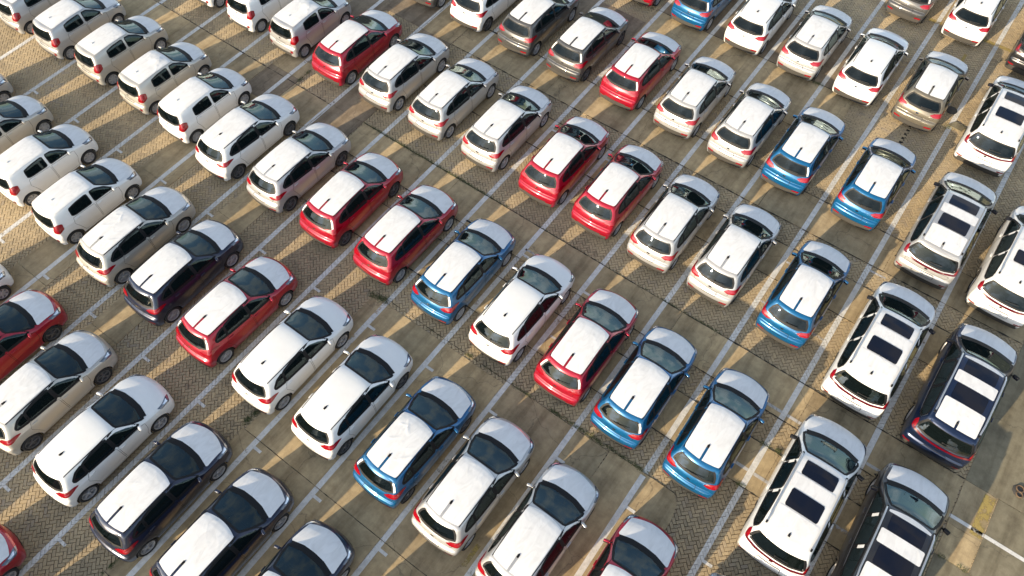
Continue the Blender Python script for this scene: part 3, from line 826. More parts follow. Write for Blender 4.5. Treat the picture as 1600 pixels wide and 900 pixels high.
C('suv', 3.1, 2.12, 'silver', 0); C('suv', 5.8, 2.1, 'white', 0)
C('city', -21.5, -2.1, 'white', 0); C('hatch', -18.95, -2.15, 'red', 0, 'dark'); C('hatch', -16.43, -2.15, 'champagne', 2, 'dark'); C('hatch', -13.84, -2.11, 'white', None)
C('hatch', -11.32, -2.1, 'navy', 0); C('hatch', -8.89, -2.04, 'navy', 2); C('hatch', -6.50, -2.1, 'navy', 1); C('hatch', -4.2, -2.35, 'silver', 0); C('hatch', -2.05, -2.15, 'white', None)  # last white car is out of view, added for the shadow it casts
C('hatch', -16.4, -7.9, 'silver', 0); C('hatch', -13.72, -7.42, 'red', 0); C('hatch', -11.4, -7.6, 'white', None)  # silver and white cars are unseen, put in to throw shadows into view

CNAME = {'white': 'white', 'silver': 'silver', 'champagne': 'champagne', 'rose': 'rose silver', 'red': 'red', 'blue': 'bright blue', 'navy': 'dark navy', 'marine': 'navy blue', 'grey': 'dark grey', 'bronze': 'bronze', 'black': 'black'}
KNAME = {'hatch': 'hatchback', 'city': 'city car', 'suv': 'SUV'}

def near(c, dx, dy):
    best = None
    for o in CARS:
        if o is c: continue
        if dx and abs(o['y'] - c['y']) < 1.8 and .5 < (o['x'] - c['x']) * dx < 3.4: best = o
        if dy and abs(o['x'] - c['x']) < 1.2 and 2 < (o['y'] - c['y']) * dy < 7.5: best = o
    return best

def phrase(o): return CNAME[o['col']] + ' ' + KNAME[o['kind']]

FILMTXT = {None: 'with bare white roof', 0: 'with white roof film', 1: 'with white roof film', 2: 'with white roof film', 3: 'with tented white roof film', 4: 'with heavily wrinkled white roof film'}
def label_options(c):
    l, r, a, b = near(c, -1, 0), near(c, 1, 0), near(c, 0, 1), near(c, 0, -1)
    me = phrase(c) + ' ' + (FILMTXT[c['film']] if c['kind'] != 'suv' else 'with dark sunroof panels')
    o = []
    sh = lambda q: CNAME[q['col']] + ('' if q['kind'] == c['kind'] else ' ' + KNAME[q['kind']]) + ('' if q['kind'] != c['kind'] else ' one')
    if l and r: o.append('%s, between %s and %s' % (me, sh(l), sh(r)))
    if l and a: o.append('%s, right of %s, behind %s' % (me, sh(l), sh(a)))
    if r and a: o.append('%s, left of %s, behind %s' % (me, sh(r), sh(a)))
    if r and b: o.append('%s, left of %s, ahead of %s' % (me, sh(r), sh(b)))
    if l and b: o.append('%s, right of %s, ahead of %s' % (me, sh(l), sh(b)))
    if l and r and a: o.append('%s, between %s and %s, behind %s' % (phrase(c), sh(l), sh(r), sh(a)))
    if l and r and b: o.append('%s, between %s and %s, ahead of %s' % (phrase(c), sh(l), sh(r), sh(b)))
    if a and b: o.append('%s, between %s ahead and %s behind' % (me, sh(a), sh(b)))
    if l: o.append('%s, right of %s' % (me, sh(l)))
    if r: o.append('%s, left of %s' % (me, sh(r)))
    return [s for s in o if len(s.replace(',', '').split()) <= 16]

opts = [label_options(c) for c in CARS]
count = {}
for o in opts:
    for s in set(o): count[s] = count.get(s, 0) + 1
used = set()
for c, o in zip(CARS, opts):
    lab = next((s for s in o if count[s] == 1), None)
    if lab is None:
        if c['y'] > 24: side = 'top'
        elif c['y'] < -1: side = 'bottom left'
        elif c['x'] < -22: side = 'left'
        elif c['x'] > 2: side = 'right'
        else: side = 'middle'
        lab = (o[0] if o else phrase(c)) 
        lab = phrase(c) + ', ' + lab.split(', ', 1)[-1] + ', near the %s of the picture' % side
        print('AMBIGUOUS', lab)
    while lab in used: lab += ' edge'
    used.add(lab); c['label'] = lab

WHITE_CARS = 0
def place(c):
    proto = PROTO[c['kind']]
    ant = {'hatch': -1.02, 'city': -.98, 'suv': -1.70}[c['kind']]
    root = proto.copy(); COL.objects.link(root)
    root.location = (c['x'], c['y'] - ant, 0.0)
    root.rotation_euler = (0, 0, c['yaw'] + random.gauss(0, R(.5)))
    root['label'] = c['label']; root['category'] = {'hatch': 'car', 'city': 'car', 'suv': 'SUV'}[c['kind']]
    root['group'] = {'hatch': 'hatchbacks parked in rows', 'city': 'small city cars parked in rows', 'suv': 'SUVs parked in two columns'}[c['kind']]
    mat = PAINT[c['col']]
    def cp(src, par, depth):
        o = src.copy(); COL.objects.link(o); o.parent = par
        if src.data and src.data.name in PAINTED:
            o.material_slots[0].link = 'OBJECT'; o.material_slots[0].material = mat
        if c['rim'] == 'dark' and src.name.startswith('rim'): o.data = DARK_RIM
        for ch in src.children: cp(ch, o, depth + 1)
        return o
    for ch in proto.children: cp(ch, root, 1)
    if c['film'] is not None:
        v = c['film']
        keys = ('roof', 'hood') if c['kind'] != 'suv' else ('roof', 'mid', 'front', 'hood')
        for k in keys:
            me = FILM[c['kind'], k, v if c['kind'] != 'suv' else (0 if c['col'] == 'white' else 1)]
            link_mesh(me.name.split('.')[0], me, root)
        if c['kind'] == 'suv' and c['col'] in ('black', 'white'):
            for sgn in (1, -1):
                for k_ in (0, 1): link_mesh('pillar_film', FILM['suv', 'side', sgn, k_], root)
        if c['kind'] == 'hatch' and c['col'] in ('red', 'blue', 'grey') and random.random() < .5:
            link_mesh('pillar_film', FILM['hatch', 'pillar', 1], root)
            if random.random() < .5: link_mesh('pillar_film', FILM['hatch', 'pillar', -1], root)
    return root

for c in CARS: c['obj'] = place(c)
for k, pr in PROTO.items():                                  # the prototypes themselves are not part of the place
    st = [pr]
    while st:
        o = st.pop(); st += list(o.children); bpy.data.objects.remove(o)

# ------------------------------------------------------------------ ground
def structure(o): o['kind'] = 'structure'; return o

def ground_material():
    m, nt, b = new_mat('joint_sand')
    tc = node(nt, 'ShaderNodeTexCoord')
    n = node(nt, 'ShaderNodeTexNoise', in_Scale=1.5, in_Detail=8.0)
    nt.links.new(tc.outputs['Object'], n.inputs['Vector'])
    rp = ramp(nt, [(.3, (.028, .024, .018)), (.7, (.055, .045, .033))])
    nt.links.new(n.outputs['Fac'], rp.inputs[0]); nt.links.new(rp.outputs[0], b.inputs['Base Color'])
    b.inputs['Roughness'].default_value = .95
    return m

def mixc(nt, fac, a, b, blend='MIX'):
    m = node(nt, 'ShaderNodeMix', data_type='RGBA', blend_type=blend)
    if isinstance(fac, (int, float)): m.inputs[0].default_value = fac
    else: nt.links.new(fac, m.inputs[0])
    for k, v in ((6, a), (7, b)):
        if isinstance(v, tuple): m.inputs[k].default_value = (*v, 1)
        else: nt.links.new(v, m.inputs[k])
    return m.outputs[2]

def world_pos(nt):
    g = node(nt, 'ShaderNodeNewGeometry')
    return g.outputs['Position']

def concrete_material(name, c0, c1, c2, rough=.85):
    m, nt, b = new_mat(name)
    pos = world_pos(nt); oi = node(nt, 'ShaderNodeObjectInfo')
    n1 = node(nt, 'ShaderNodeTexNoise', in_Scale=.55, in_Detail=9.0, in_Roughness=.62, in_Distortion=.4)
    n2 = node(nt, 'ShaderNodeTexNoise', in_Scale=3.2, in_Detail=8.0, in_Roughness=.7)
    n3 = node(nt, 'ShaderNodeTexNoise', in_Scale=60.0, in_Detail=3.0)
    for n in (n1, n2, n3): nt.links.new(pos, n.inputs['Vector'])
    mpn = node(nt, 'ShaderNodeMapping'); mpn.inputs['Scale'].default_value = (1.8, .16, 1)     # streaks left by tyres along the bays
    nt.links.new(pos, mpn.inputs['Vector'])
    n4 = node(nt, 'ShaderNodeTexNoise', in_Scale=1.6, in_Detail=5.0, in_Roughness=.6); nt.links.new(mpn.outputs[0], n4.inputs['Vector'])
    r1 = ramp(nt, [(.32, c0), (.5, c1), (.68, c2)]); nt.links.new(n1.outputs['Fac'], r1.inputs[0])
    r2 = ramp(nt, [(.30, (.62, .60, .58)), (.6, (1.05, 1.05, 1.05))]); nt.links.new(n2.outputs['Fac'], r2.inputs[0])
    r4 = ramp(nt, [(.38, (.70, .68, .66)), (.55, (1.03, 1.03, 1.03))]); nt.links.new(n4.outputs['Fac'], r4.inputs[0])
    col = mixc(nt, .75, r1.outputs[0], r2.outputs[0], 'MULTIPLY'); col = mixc(nt, .8, col, r4.outputs[0], 'MULTIPLY')
    r5 = ramp(nt, [(0, (.86, .86, .88)), (1, (1.08, 1.06, 1.04))]); nt.links.new(oi.outputs['Random'], r5.inputs[0])
    col = mixc(nt, 1.0, col, r5.outputs[0], 'MULTIPLY')
    vo = node(nt, 'ShaderNodeTexVoronoi', in_Scale=.35); vo.feature = 'DISTANCE_TO_EDGE'; 
    wv = node(nt, 'ShaderNodeVectorMath', operation='ADD'); nt.links.new(pos, wv.inputs[0])
    ns = node(nt, 'ShaderNodeTexNoise', in_Scale=2.5, in_Detail=6.0); nt.links.new(pos, ns.inputs['Vector'])
    sb = node(nt, 'ShaderNodeVectorMath', operation='SCALE'); sb.inputs['Scale'].default_value = .55
    nt.links.new(ns.outputs['Color'], sb.inputs[0]); nt.links.new(sb.outputs[0], wv.inputs[1]); nt.links.new(wv.outputs[0], vo.inputs['Vector'])
    cr = node(nt, 'ShaderNodeMapRange', in_From_Min=.001, in_From_Max=.006, in_To_Min=.38, in_To_Max=0.0); nt.links.new(vo.outputs['Distance'], cr.inputs['Value'])
    col = mixc(nt, cr.outputs[0], col, (.05, .045, .04))
    nt.links.new(col, b.inputs['Base Color'])
    b.inputs['Roughness'].default_value = rough
    b.inputs['Specular IOR Level'].default_value = .25
    bp = node(nt, 'ShaderNodeBump', in_Strength=.25, in_Distance=.01); nt.links.new(n3.outputs['Fac'], bp.inputs['Height']); nt.links.new(bp.outputs[0], b.inputs['Normal'])
    return m

def brick_material(name, attr):
    m, nt, b = new_mat(name)
    pos = world_pos(nt)
    if attr:
        a = node(nt, 'ShaderNodeAttribute', attribute_name='tint'); v = a.outputs['Fac']
    else:
        a = node(nt, 'ShaderNodeObjectInfo'); v = a.outputs['Random']
    r0 = ramp(nt, [(0, (.350, .280, .180)), (.35, (.440, .348, .218)), (.7, (.490, .385, .235)), (1, (.405, .330, .232))]); nt.links.new(v, r0.inputs[0])
    n1 = node(nt, 'ShaderNodeTexNoise', in_Scale=.45, in_Detail=7.0, in_Roughness=.6); nt.links.new(pos, n1.inputs['Vector'])
    n2 = node(nt, 'ShaderNodeTexNoise', in_Scale=38.0, in_Detail=4.0); nt.links.new(pos, n2.inputs['Vector'])
    r1 = ramp(nt, [(.3, (.66, .66, .67)), (.62, (1.08, 1.06, 1.04))]); nt.links.new(n1.outputs['Fac'], r1.inputs[0])
    r2 = ramp(nt, [(.3, (.82, .81, .8)), (.7, (1.08, 1.08, 1.08))]); nt.links.new(n2.outputs['Fac'], r2.inputs[0])
    col = mixc(nt, .85, r0.outputs[0], r1.outputs[0], 'MULTIPLY'); col = mixc(nt, .8, col, r2.outputs[0], 'MULTIPLY')
    n3 = node(nt, 'ShaderNodeTexNoise', in_Scale=1.1, in_Detail=5.0, in_Roughness=.7); nt.links.new(pos, n3.inputs['Vector'])
    st = node(nt, 'ShaderNodeMapRange', in_From_Min=.60, in_From_Max=.74, in_To_Min=0, in_To_Max=.55); nt.links.new(n3.outputs['Fac'], st.inputs['Value'])
    col = mixc(nt, st.outputs[0], col, (.075, .065, .055))
    nt.links.new(col, b.inputs['Base Color'])
    b.inputs['Roughness'].default_value = .88; b.inputs['Specular IOR Level'].default_value = .2
    bp = node(nt, 'ShaderNodeBump', in_Strength=.2, in_Distance=.006); nt.links.new(n2.outputs['Fac'], bp.inputs['Height']); nt.links.new(bp.outputs[0], b.inputs['Normal'])
    return m

def line_material(name, col, thr=.60):
    m = bpy.data.materials.new(name); m.use_nodes = True; nt = m.node_tree
    b = nt.nodes['Principled BSDF']; out = nt.nodes['Material Output']
    pos = world_pos(nt)
    n1 = node(nt, 'ShaderNodeTexNoise', in_Scale=5.0, in_Detail=8.0, in_Roughness=.75); nt.links.new(pos, n1.inputs['Vector'])
    n2 = node(nt, 'ShaderNodeTexNoise', in_Scale=.8, in_Detail=4.0); nt.links.new(pos, n2.inputs['Vector'])
    ad = node(nt, 'ShaderNodeMath', operation='MULTIPLY_ADD'); ad.inputs[1].default_value = .45
    nt.links.new(n2.outputs['Fac'], ad.inputs[0]); nt.links.new(n1.outputs['Fac'], ad.inputs[2])
    mr = node(nt, 'ShaderNodeMapRange', in_From_Min=thr + .22, in_From_Max=thr + .34, in_To_Min=0, in_To_Max=.9); nt.links.new(ad.outputs[0], mr.inputs['Value'])
    rp = ramp(nt, [(.3, tuple(c_ * .62 for c_ in col)), (.6, col)]); nt.links.new(n1.outputs['Fac'], rp.inputs[0])
    nt.links.new(rp.outputs[0], b.inputs['Base Color']); b.inputs['Roughness'].default_value = .75
    tr = node(nt, 'ShaderNodeBsdfTransparent'); mx = node(nt, 'ShaderNodeMixShader')
    nt.links.new(mr.outputs[0], mx.inputs[0]); nt.links.new(b.outputs[0], mx.inputs[1]); nt.links.new(tr.outputs[0], mx.inputs[2])
    nt.links.new(mx.outputs[0], out.inputs['Surface'])
    return m

G = {'sand': ground_material(),
     'concrete': concrete_material('concrete', (.355, .280, .165), (.450, .350, .203), (.510, .395, .226)),
     'dark_concrete': concrete_material('dark_concrete', (.200, .158, .110), (.262, .206, .140), (.320, .252, .165)),
     'lane': concrete_material('lane_concrete', (.180, .162, .112), (.215, .192, .130), (.245, .217, .147)),
     'brick': brick_material('paver_joined', True), 'brick1': brick_material('paver', False),
     'line': line_material('white_road_paint', (.72, .70, .65)), 'faint': line_material('worn_white_paint', (.55, .53, .50), .52),
     'yellow': line_material('worn_yellow_paint', (.42, .31, .09), .50),
     'weed': simple('weed_leaf', (.085, .105, .035), .8), 'iron': simple('cast_iron', (.07, .065, .058), .8, .2), 'rust': simple('rusty_iron', (.13, .085, .05), .85, .1)}

gm = mesh_from('ground', [(-400, -400, -.045), (400, -400, -.045), (400, 600, -.045), (-400, 600, -.045)], [(0, 1, 2, 3)], [G['sand']], False)
structure(link_mesh('ground', gm))

SLABS = []      # x0, x1, y0, y1, material
def S(x0, x1, y0, y1, m='concrete'): SLABS.append((x0, x1, y0, y1, m))
def bandx(x0, x1, y0, y1, step=4.94, m='concrete', off=.0):
    n = max(1, round((x1 - x0) / step)); w = (x1 - x0) / n
    for i in range(n): S(x0 + i * w, x0 + (i + 1) * w, y0, y1, m)
# bands across the bays
for y0, y1 in ((8.80, 10.33), (11.35, 12.83)):
    bandx(-16.42, 7.0, y0, y1)
for y0, y1 in ((15.77, 17.3), (18.26, 19.84)):
    bandx(-16.42, 7.0, y0, y1)
bandx(-40, -21.66, 11.35, 12.74); S(-20.06, -18.1, 11.35, 12.76); bandx(-40, -21.7, 18.26, 19.84, m='dark_concrete'); S(-20.1, -18.1, 18.26, 19.84, 'dark_concrete')
bandx(-16.42, -10.6, 22.5, 24.2, m='dark_concrete'); bandx(-10.6, -1.62, 22.5, 25.2); bandx(-10.6, -1.62, 25.2, 28.4, m='dark_concrete')
# strips along the bays on the left
for y0, y1, m_ in ((-14, -4.4, 'concrete'), (-4.4, 1.05, 'concrete'), (1.05, 6.3, 'concrete'), (6.3, 11.35, 'concrete'), (11.35, 13.02, 'dark_concrete'), (13.02, 13.95, 'concrete'), (13.95, 19.8, 'dark_concrete'), (19.8, 26, 'concrete')):
    S(-21.64, -20.08, y0, y1, m_)
for y0, y1, m_ in ((-14, -4.4, 'concrete'), (-4.4, 1.05, 'concrete'), (1.05, 6.6, 'concrete'), (6.6, 11.35, 'concrete')):
    S(-17.72, -16.44, y0, y1, m_)
for y0, y1, m_ in ((11.35, 12.8, 'dark_concrete'), (12.8, 18.26, 'dark_concrete'), (18.26, 26, 'concrete')):
    S(-18.08, -16.48, y0, y1, m_)
# the big concrete field at the bottom
for x0, x1 in ((-11.1, -5.6), (-5.6, .68)):
    for y0, y1 in ((-14, -8.5), (-8.5, -3.6), (-3.6, 1.5)): S(x0, x1, y0, y1, 'concrete' if x0 < -6 else 'concrete')
S(-11.02, -5.6, 1.5, 7.30); S(-5.6, -1.8, 1.5, 7.43); 
FIELD_POLY = [(-1.8, 1.5), (.66, 1.5), (.70, 6.75), (.60, 7.25), (.36, 7.5), (-1.8, 7.47)]
# lane at the right
LANE = [(7.02, 22, -14, 10.33), (7.98, 22, 10.33, 12.85), (7.02, 22, 12.85, 60)]
for a in LANE: S(*a, 'lane')
S(7.02, 7.96, 10.33, 11.35); S(7.02, 7.96, 11.35, 12.85)

paving = structure(empty('concrete_paving'))
SLAB_TOP = .006
SHARED = {}
def slab_mesh(P, mat, seed):
    """slab prism from a 2D outline with slightly chipped edges"""
    r_ = np.random.default_rng(seed); g_ = .007
    P = np.asarray(P, float); pts = []
    for i in range(len(P)):
        a, b = P[i], P[(i + 1) % len(P)]
        L = np.linalg.norm(b - a); n = min(30, max(1, int(L / .35)))
        for k in range(n): pts.append(a + (b - a) * k / n)
    pts = np.array(pts); c = P.mean(0)
    d = pts - c
    ext = np.abs(P - c).max(0)
    q = c + d * (1 - g_ / ext) + r_.normal(0, .006, pts.shape)
    n = len(q)
    V = [(x, y, SLAB_TOP) for x, y in q] + [(x, y, -.04) for x, y in q]
    Fs = [tuple(range(n))] + [(i, n + i, n + (i + 1) % n, (i + 1) % n) for i in range(n)]
    me = mesh_from('slab', V, Fs, [mat], False)
    return me
for i, (x0, x1, y0, y1, m_) in enumerate(SLABS):
    link_mesh('slab', slab_mesh([(x0, y0), (x1, y0), (x1, y1), (x0, y1)], G[m_], i), paving)
link_mesh('slab', slab_mesh(FIELD_POLY, G['concrete'], 99), paving)

# dark filler worked into the long joints between slabs and bricks
def joint_mesh(x0, x1, y, seed, wid=.016):
    r_ = np.random.default_rng(seed); n = max(6, int((x1 - x0) / .12))
    xs = np.linspace(x0, x1, n + 1); yc = y + np.cumsum(r_.normal(0, .004, n + 1)) * .5; yc = y + (yc - yc.mean())
    w = np.clip(r_.normal(wid, wid * .6, n + 1), .002, wid * 2.8)
    V = [(a, b - c_, SLAB_TOP + .0025) for a, b, c_ in zip(xs, yc, w)] + [(a, b + c_, SLAB_TOP + .0025) for a, b, c_ in zip(xs, yc, w)]
    Fs = [(i, i + 1, n + 2 + i, n + 1 + i) for i in range(n)]
    return mesh_from('joint_filler', V, Fs, [G['sand']], False)
for k_, (x0, x1, y) in enumerate([(-16.4, 7, 8.80), (-16.4, 7, 10.33), (-16.4, 7, 11.35), (-16.4, 7, 12.84), (-16.4, 7, 15.77), (-16.4, 7, 17.3), (-16.4, 7, 18.26), (-16.4, 7, 19.85), (-16.4, -1.7, 22.5), (-40, -18.1, 12.75),
                                  (-11.05, -1.8, 7.42), (-1.8, .4, 7.48), (-11.05, .65, 1.5), (-11.1, -5.6, -3.6), (-10.6, -1.6, 25.2), (-10.6, -1.6, 28.4)]):
    link_mesh('joint_filler', joint_mesh(x0, x1, y, k_, .006 if y < 2 or 7 < y < 7.5 else .014), paving)

# ------------------------------------------------------------------ herringbone pavers, laid diagonally to the bays
BL, BW, GAP = .206, .103, .0125
def in_slab(X, Y, g=0.0):
    k = np.zeros(X.shape, bool)
    for x0, x1, y0, y1, _ in SLABS: k |= (X > x0 + g) & (X < x1 - g) & (Y > y0 + g) & (Y < y1 - g)
    f = (X > -1.8) & (X < .66 - g) & (Y > 1.5) & (Y < 7.47 - g) & (X + Y < 7.86 - g)
    return k | f
STRAIGHT = (-1.62, .64, 22.9, 25.6)                         # patch relaid in plain rows
def project(P):
    c = np.array([0, 0, CAM_H]); Rm = np.array([tuple(_r), tuple(_u), tuple(_fw)])
    q = (P - c) @ Rm.T
    return 800 + F_PX * q[:, 0] / q[:, 2], 450 - F_PX * q[:, 1] / q[:, 2], q[:, 2]

def lay_bricks():
    i, j = np.meshgrid(np.arange(-680, 680), np.arange(-680, 680))
    i = i.ravel(); j = j.ravel(); cls = (i - j) % 4
    hz = cls == 0; vt = cls == 3
    cx = np.where(hz, i + 1.0, i + .5) * BW; cy = np.where(hz, j + .5, j + 1.0) * BW
    ang = np.where(hz, 0.0, math.pi / 2)
    k = hz | vt
    cx, cy, ang = cx[k], cy[k], ang[k]
    a = R(45); ca, sa = math.cos(a), math.sin(a)
    X = cx * ca - cy * sa; Y = cx * sa + cy * ca + 12
    A = ang + a
    px, py, dz = project(np.stack([X, Y, np.zeros_like(X)], 1))
    keep = (dz > 1) & (px > -45) & (px < 1645) & (py > -45) & (py < 945) & ~in_slab(X, Y, .14)
    keep &= ~((X > STRAIGHT[0]) & (X < STRAIGHT[1]) & (Y > STRAIGHT[2]) & (Y < STRAIGHT[3]))
    X, Y, A = X[keep], Y[keep], A[keep]
    # the relaid patch: larger blocks in straight rows
    xs = np.arange(STRAIGHT[0] - .1, STRAIGHT[1], .2); ys = np.arange(STRAIGHT[2] + .06, STRAIGHT[3], .125)
    SX, SY = np.meshgrid(xs, ys); SX = SX + (np.arange(len(ys)) % 2)[:, None] * .1
    SX = SX.ravel(); SY = SY.ravel()
    ok = ~in_slab(SX, SY, .1); SX, SY = SX[ok], SY[ok]
    return X, Y, A, SX, SY

BX, BY, BA, SX, SY = lay_bricks()
NB = len(BX)
HL = np.full(NB, (BL - GAP) / 2); HW_ = np.full(NB, (BW - GAP) / 2)
BX = np.r_[BX, SX]; BY = np.r_[BY, SY]; BA = np.r_[BA, np.full(len(SX), math.pi / 2)]
HL = np.r_[HL, np.full(len(SX), .0575)]; HW_ = np.r_[HW_, np.full(len(SX), .0955)]
BX = BX + rng.normal(0, .0018, len(BX)); BY = BY + rng.normal(0, .0018, len(BY)); BA = BA + rng.normal(0, .012, len(BA))
# slow settlement plus a little unevenness from brick to brick
BZ = .0045 * np.sin(BX * 1.7 + 1.3 * np.sin(BY * .9)) * np.sin(BY * 1.3) + rng.normal(0, .0018, len(BX)) - .009
TX = rng.normal(0, .010, len(BX)); TY = rng.normal(0, .010, len(BX))
SOFT = np.interp(np.sin(BX * .7 + BY * .31) + rng.normal(0, .8, len(BX)), [-2.5, 2.5], [0, 1])

def brick_corners(idx, shrink=0.0):
    ca, sa = np.cos(BA[idx]), np.sin(BA[idx])
    out = []
    for a, b in ((-1, -1), (1, -1), (1, 1), (-1, 1)):
        u = a * (HL[idx] - shrink); v = b * (HW_[idx] - shrink)
        out.append(np.stack([BX[idx] + u * ca - v * sa, BY[idx] + u * sa + v * ca, BZ[idx] + TX[idx] * u + TY[idx] * v], 1))
    return np.stack(out, 1)                                    # n,4,3

# the 300 that show largest: nearest to the lens, inside the frame, not under a car
foot = [(c['x'], c['y'] - {'hatch': -1.02, 'city': -.98, 'suv': -1.7}[c['kind']], {'hatch': .9, 'city': .82, 'suv': 1.0}[c['kind']], {'hatch': 2.05, 'city': 1.8, 'suv': 2.42}[c['kind']]) for c in CARS]
cov = np.zeros(len(BX), bool)
for x, y, a, b in foot: cov |= (np.abs(BX - x) < a) & (np.abs(BY - y) < b)
pu, pv, pd = project(np.stack([BX, BY, np.zeros_like(BX)], 1))
vis = (~cov) & (pu > 8) & (pu < 1592) & (pv > 8) & (pv < 892)
dist = np.sqrt(BX ** 2 + BY ** 2 + CAM_H ** 2)
order = np.argsort(np.where(vis, dist, 1e9))
single = order[:300]
mask = np.ones(len(BX), bool); mask[single] = False
rest = np.where(mask)[0]

pavers = structure(empty('brick_paving'))
def joined_bricks(idx):
    n = len(idx)
    T = brick_corners(idx, .004); Tm = brick_corners(idx); Tm[:, :, 2] -= .005
    Bt = Tm.copy(); Bt[:, :, 2] = -.04
    V = np.concatenate([T, Tm, Bt], 1).reshape(-1, 3)          # 12 per brick
    base = (np.arange(n) * 12)[:, None]
    quads = [[0, 1, 2, 3]]
    for k in range(4):
        l = (k + 1) % 4
        quads += [[4 + k, 4 + l, l, k], [8 + k, 8 + l, 4 + l, 4 + k]]
    Q = np.concatenate([base + np.array(q) for q in quads], 1).reshape(n, 9, 4).reshape(-1, 4)
    me = bpy.data.meshes.new('bricks')
    me.vertices.add(len(V)); me.vertices.foreach_set('co', V.ravel())
    me.loops.add(Q.size); me.loops.foreach_set('vertex_index', Q.ravel().astype(np.int32))
    me.polygons.add(len(Q)); me.polygons.foreach_set('loop_start', np.arange(0, Q.size, 4, dtype=np.int32)); 
    me.polygons.foreach_set('use_smooth', np.zeros(len(Q), bool))
    at = me.attributes.new('tint', 'FLOAT', 'FACE')
    at.data.foreach_set('value', np.repeat(SOFT[idx], 9).astype(np.float32))
    me.materials.append(G['brick']); me.update(calc_edges=True); me.validate()
    return me
bo = link_mesh('bricks', joined_bricks(rest), pavers); bo['kind'] = 'stuff'
bm = bmesh.new(); box_bm(bm, (0, 0, -.02), (1, 1, .04))
brick_me = {}
for i in single:
    key = (round(float(HL[i]), 3), round(float(HW_[i]), 3))
    if key not in brick_me:
        l, w = key; s = .004
        V = [(-l + s, -w + s, 0), (l - s, -w + s, 0), (l - s, w - s, 0), (-l + s, w - s, 0), (-l, -w, -.005), (l, -w, -.005), (l, w, -.005), (-l, w, -.005), (-l, -w, -.036), (l, -w, -.036), (l, w, -.036), (-l, w, -.036)]
        Fs = [(0, 1, 2, 3)] + [(4 + k, 4 + (k + 1) % 4, (k + 1) % 4, k) for k in range(4)] + [(8 + k, 8 + (k + 1) % 4, 4 + (k + 1) % 4, 4 + k) for k in range(4)]
        brick_me[key] = mesh_from('brick', V, Fs, [G['brick1']], False)
    o = link_mesh('brick', brick_me[key], pavers, (BX[i], BY[i], BZ[i]))
    o.rotation_euler = (TY[i], -TX[i], BA[i])
bm.free()

# ------------------------------------------------------------------ painted lines: on slabs as sheets, on pavers brick by brick
def clip_poly(P, x0, x1, y0, y1):
    for ax, lim, sg in ((0, x0, 1), (0, x1, -1), (1, y0, 1), (1, y1, -1)):
        out = []
        for k in range(len(P)):
            a, b = P[k], P[(k + 1) % len(P)]
            da, db = (a[ax] - lim) * sg, (b[ax] - lim) * sg
            if da >= 0: out.append(a)
            if da * db < 0: out.append(a + (b - a) * (da / (da - db)))
        P = out
        if len(P) < 3: return []
    return P

def line_geo(rects):
    V = []; Fs = []
    for (x0, x1, y0, y1) in rects:
        sel = np.where((BX > x0 - .2) & (BX < x1 + .2) & (BY > y0 - .2) & (BY < y1 + .2))[0]
        if len(sel):
            for q in brick_corners(sel, -.0035):
                P = clip_poly([v for v in q], x0, x1, y0, y1)
                if P:
                    Fs.append(tuple(range(len(V), len(V) + len(P)))); V += [(v[0], v[1], v[2] + .0035) for v in P]
        for s in SLABS + [(-1.8, .66, 1.5, 7.4, '')]:
            a, b, c_, d = max(x0, s[0] + .012), min(x1, s[1] - .012), max(y0, s[2] + .012), min(y1, s[3] - .012)
            if b - a > .01 and d - c_ > .01:
                Fs.append(tuple(range(len(V), len(V) + 4))); V += [(a, c_, SLAB_TOP + .0045), (b, c_, SLAB_TOP + .0045), (b, d, SLAB_TOP + .0045), (a, d, SLAB_TOP + .0045)]
    return V, Fs

BAY = [-33.3, -30.80, -28.22, -25.66, -23.10, -20.60, -18.12, -15.47, -12.90, -10.46, -8.02, -5.52, -3.03, -.61, 1.87, 4.40]
TICK_Y = [-3.82, 1.27, 6.33, 11.55, 16.85, 22.2]
for x in BAY:
    rects = [(x - .086, x + .086, -13, 40)]
    for t in TICK_Y:
        if t in (-3.82, 1.27, 6.33) or x in (-8.02, -5.52, -10.46, -12.90): rects.append((x + .086, x + .36, t - .045, t + .045))
    V, Fs = line_geo(rects)
    structure(link_mesh('bay_line', mesh_from('bay_line', V, Fs, [G['line']], False)))
V, Fs = line_geo([(7.0, 12.0, 11.53, 11.64)])
structure(link_mesh('bay_line', mesh_from('bay_line', V, Fs, [G['line']], False)))
for (x0, x1, y0, y1) in [(1.0, 1.78, 11.53, 11.63), (1.97, 2.45, 11.53, 11.63), (4.5, 4.95, 11.55, 11.65), (1.05, 1.78, 9.30, 9.40), (1.97, 2.5, 9.30, 9.40), (4.4, 4.95, 9.32, 9.42),
                         (-2.95, -2.2, 14.72, 14.80), (-.5, .0, 14.72, 14.80), (-.5, .1, 16.62, 16.70), (-8.0, -7.5, 11.75, 11.83), (-5.4, -4.9, 9.5, 9.58), (-10.4, -9.9, 11.5, 11.58), (1.0, 1.8, 14.6, 14.68), (-.3, .25, 19.95, 20.03), (-3.0, -2.45, 22.3, 22.38), (1.95, 2.5, 18.0, 18.08)]:
    V, Fs = line_geo([(x0, x1, y0, y1)])
    if Fs: structure(link_mesh('tick_mark', mesh_from('tick_mark', V, Fs, [G['faint']], False)))
for (x0, x1, y0, y1) in [(7.62, 7.94, 11.42, 12.78), (1.3, 2.5, 31.6, 31.8), (-1.0, -.45, 31.5, 31.7), (-3.35, -3.22, 2.3, 3.0), (-9.9, -9.8, 3.0, 3.4), (.95, 1.07, 29.0, 30.4)]:
    V, Fs = line_geo([(x0, x1, y0, y1)])
    if Fs: structure(link_mesh('yellow_marking', mesh_from('yellow_marking', V, Fs, [G['yellow']], False)))

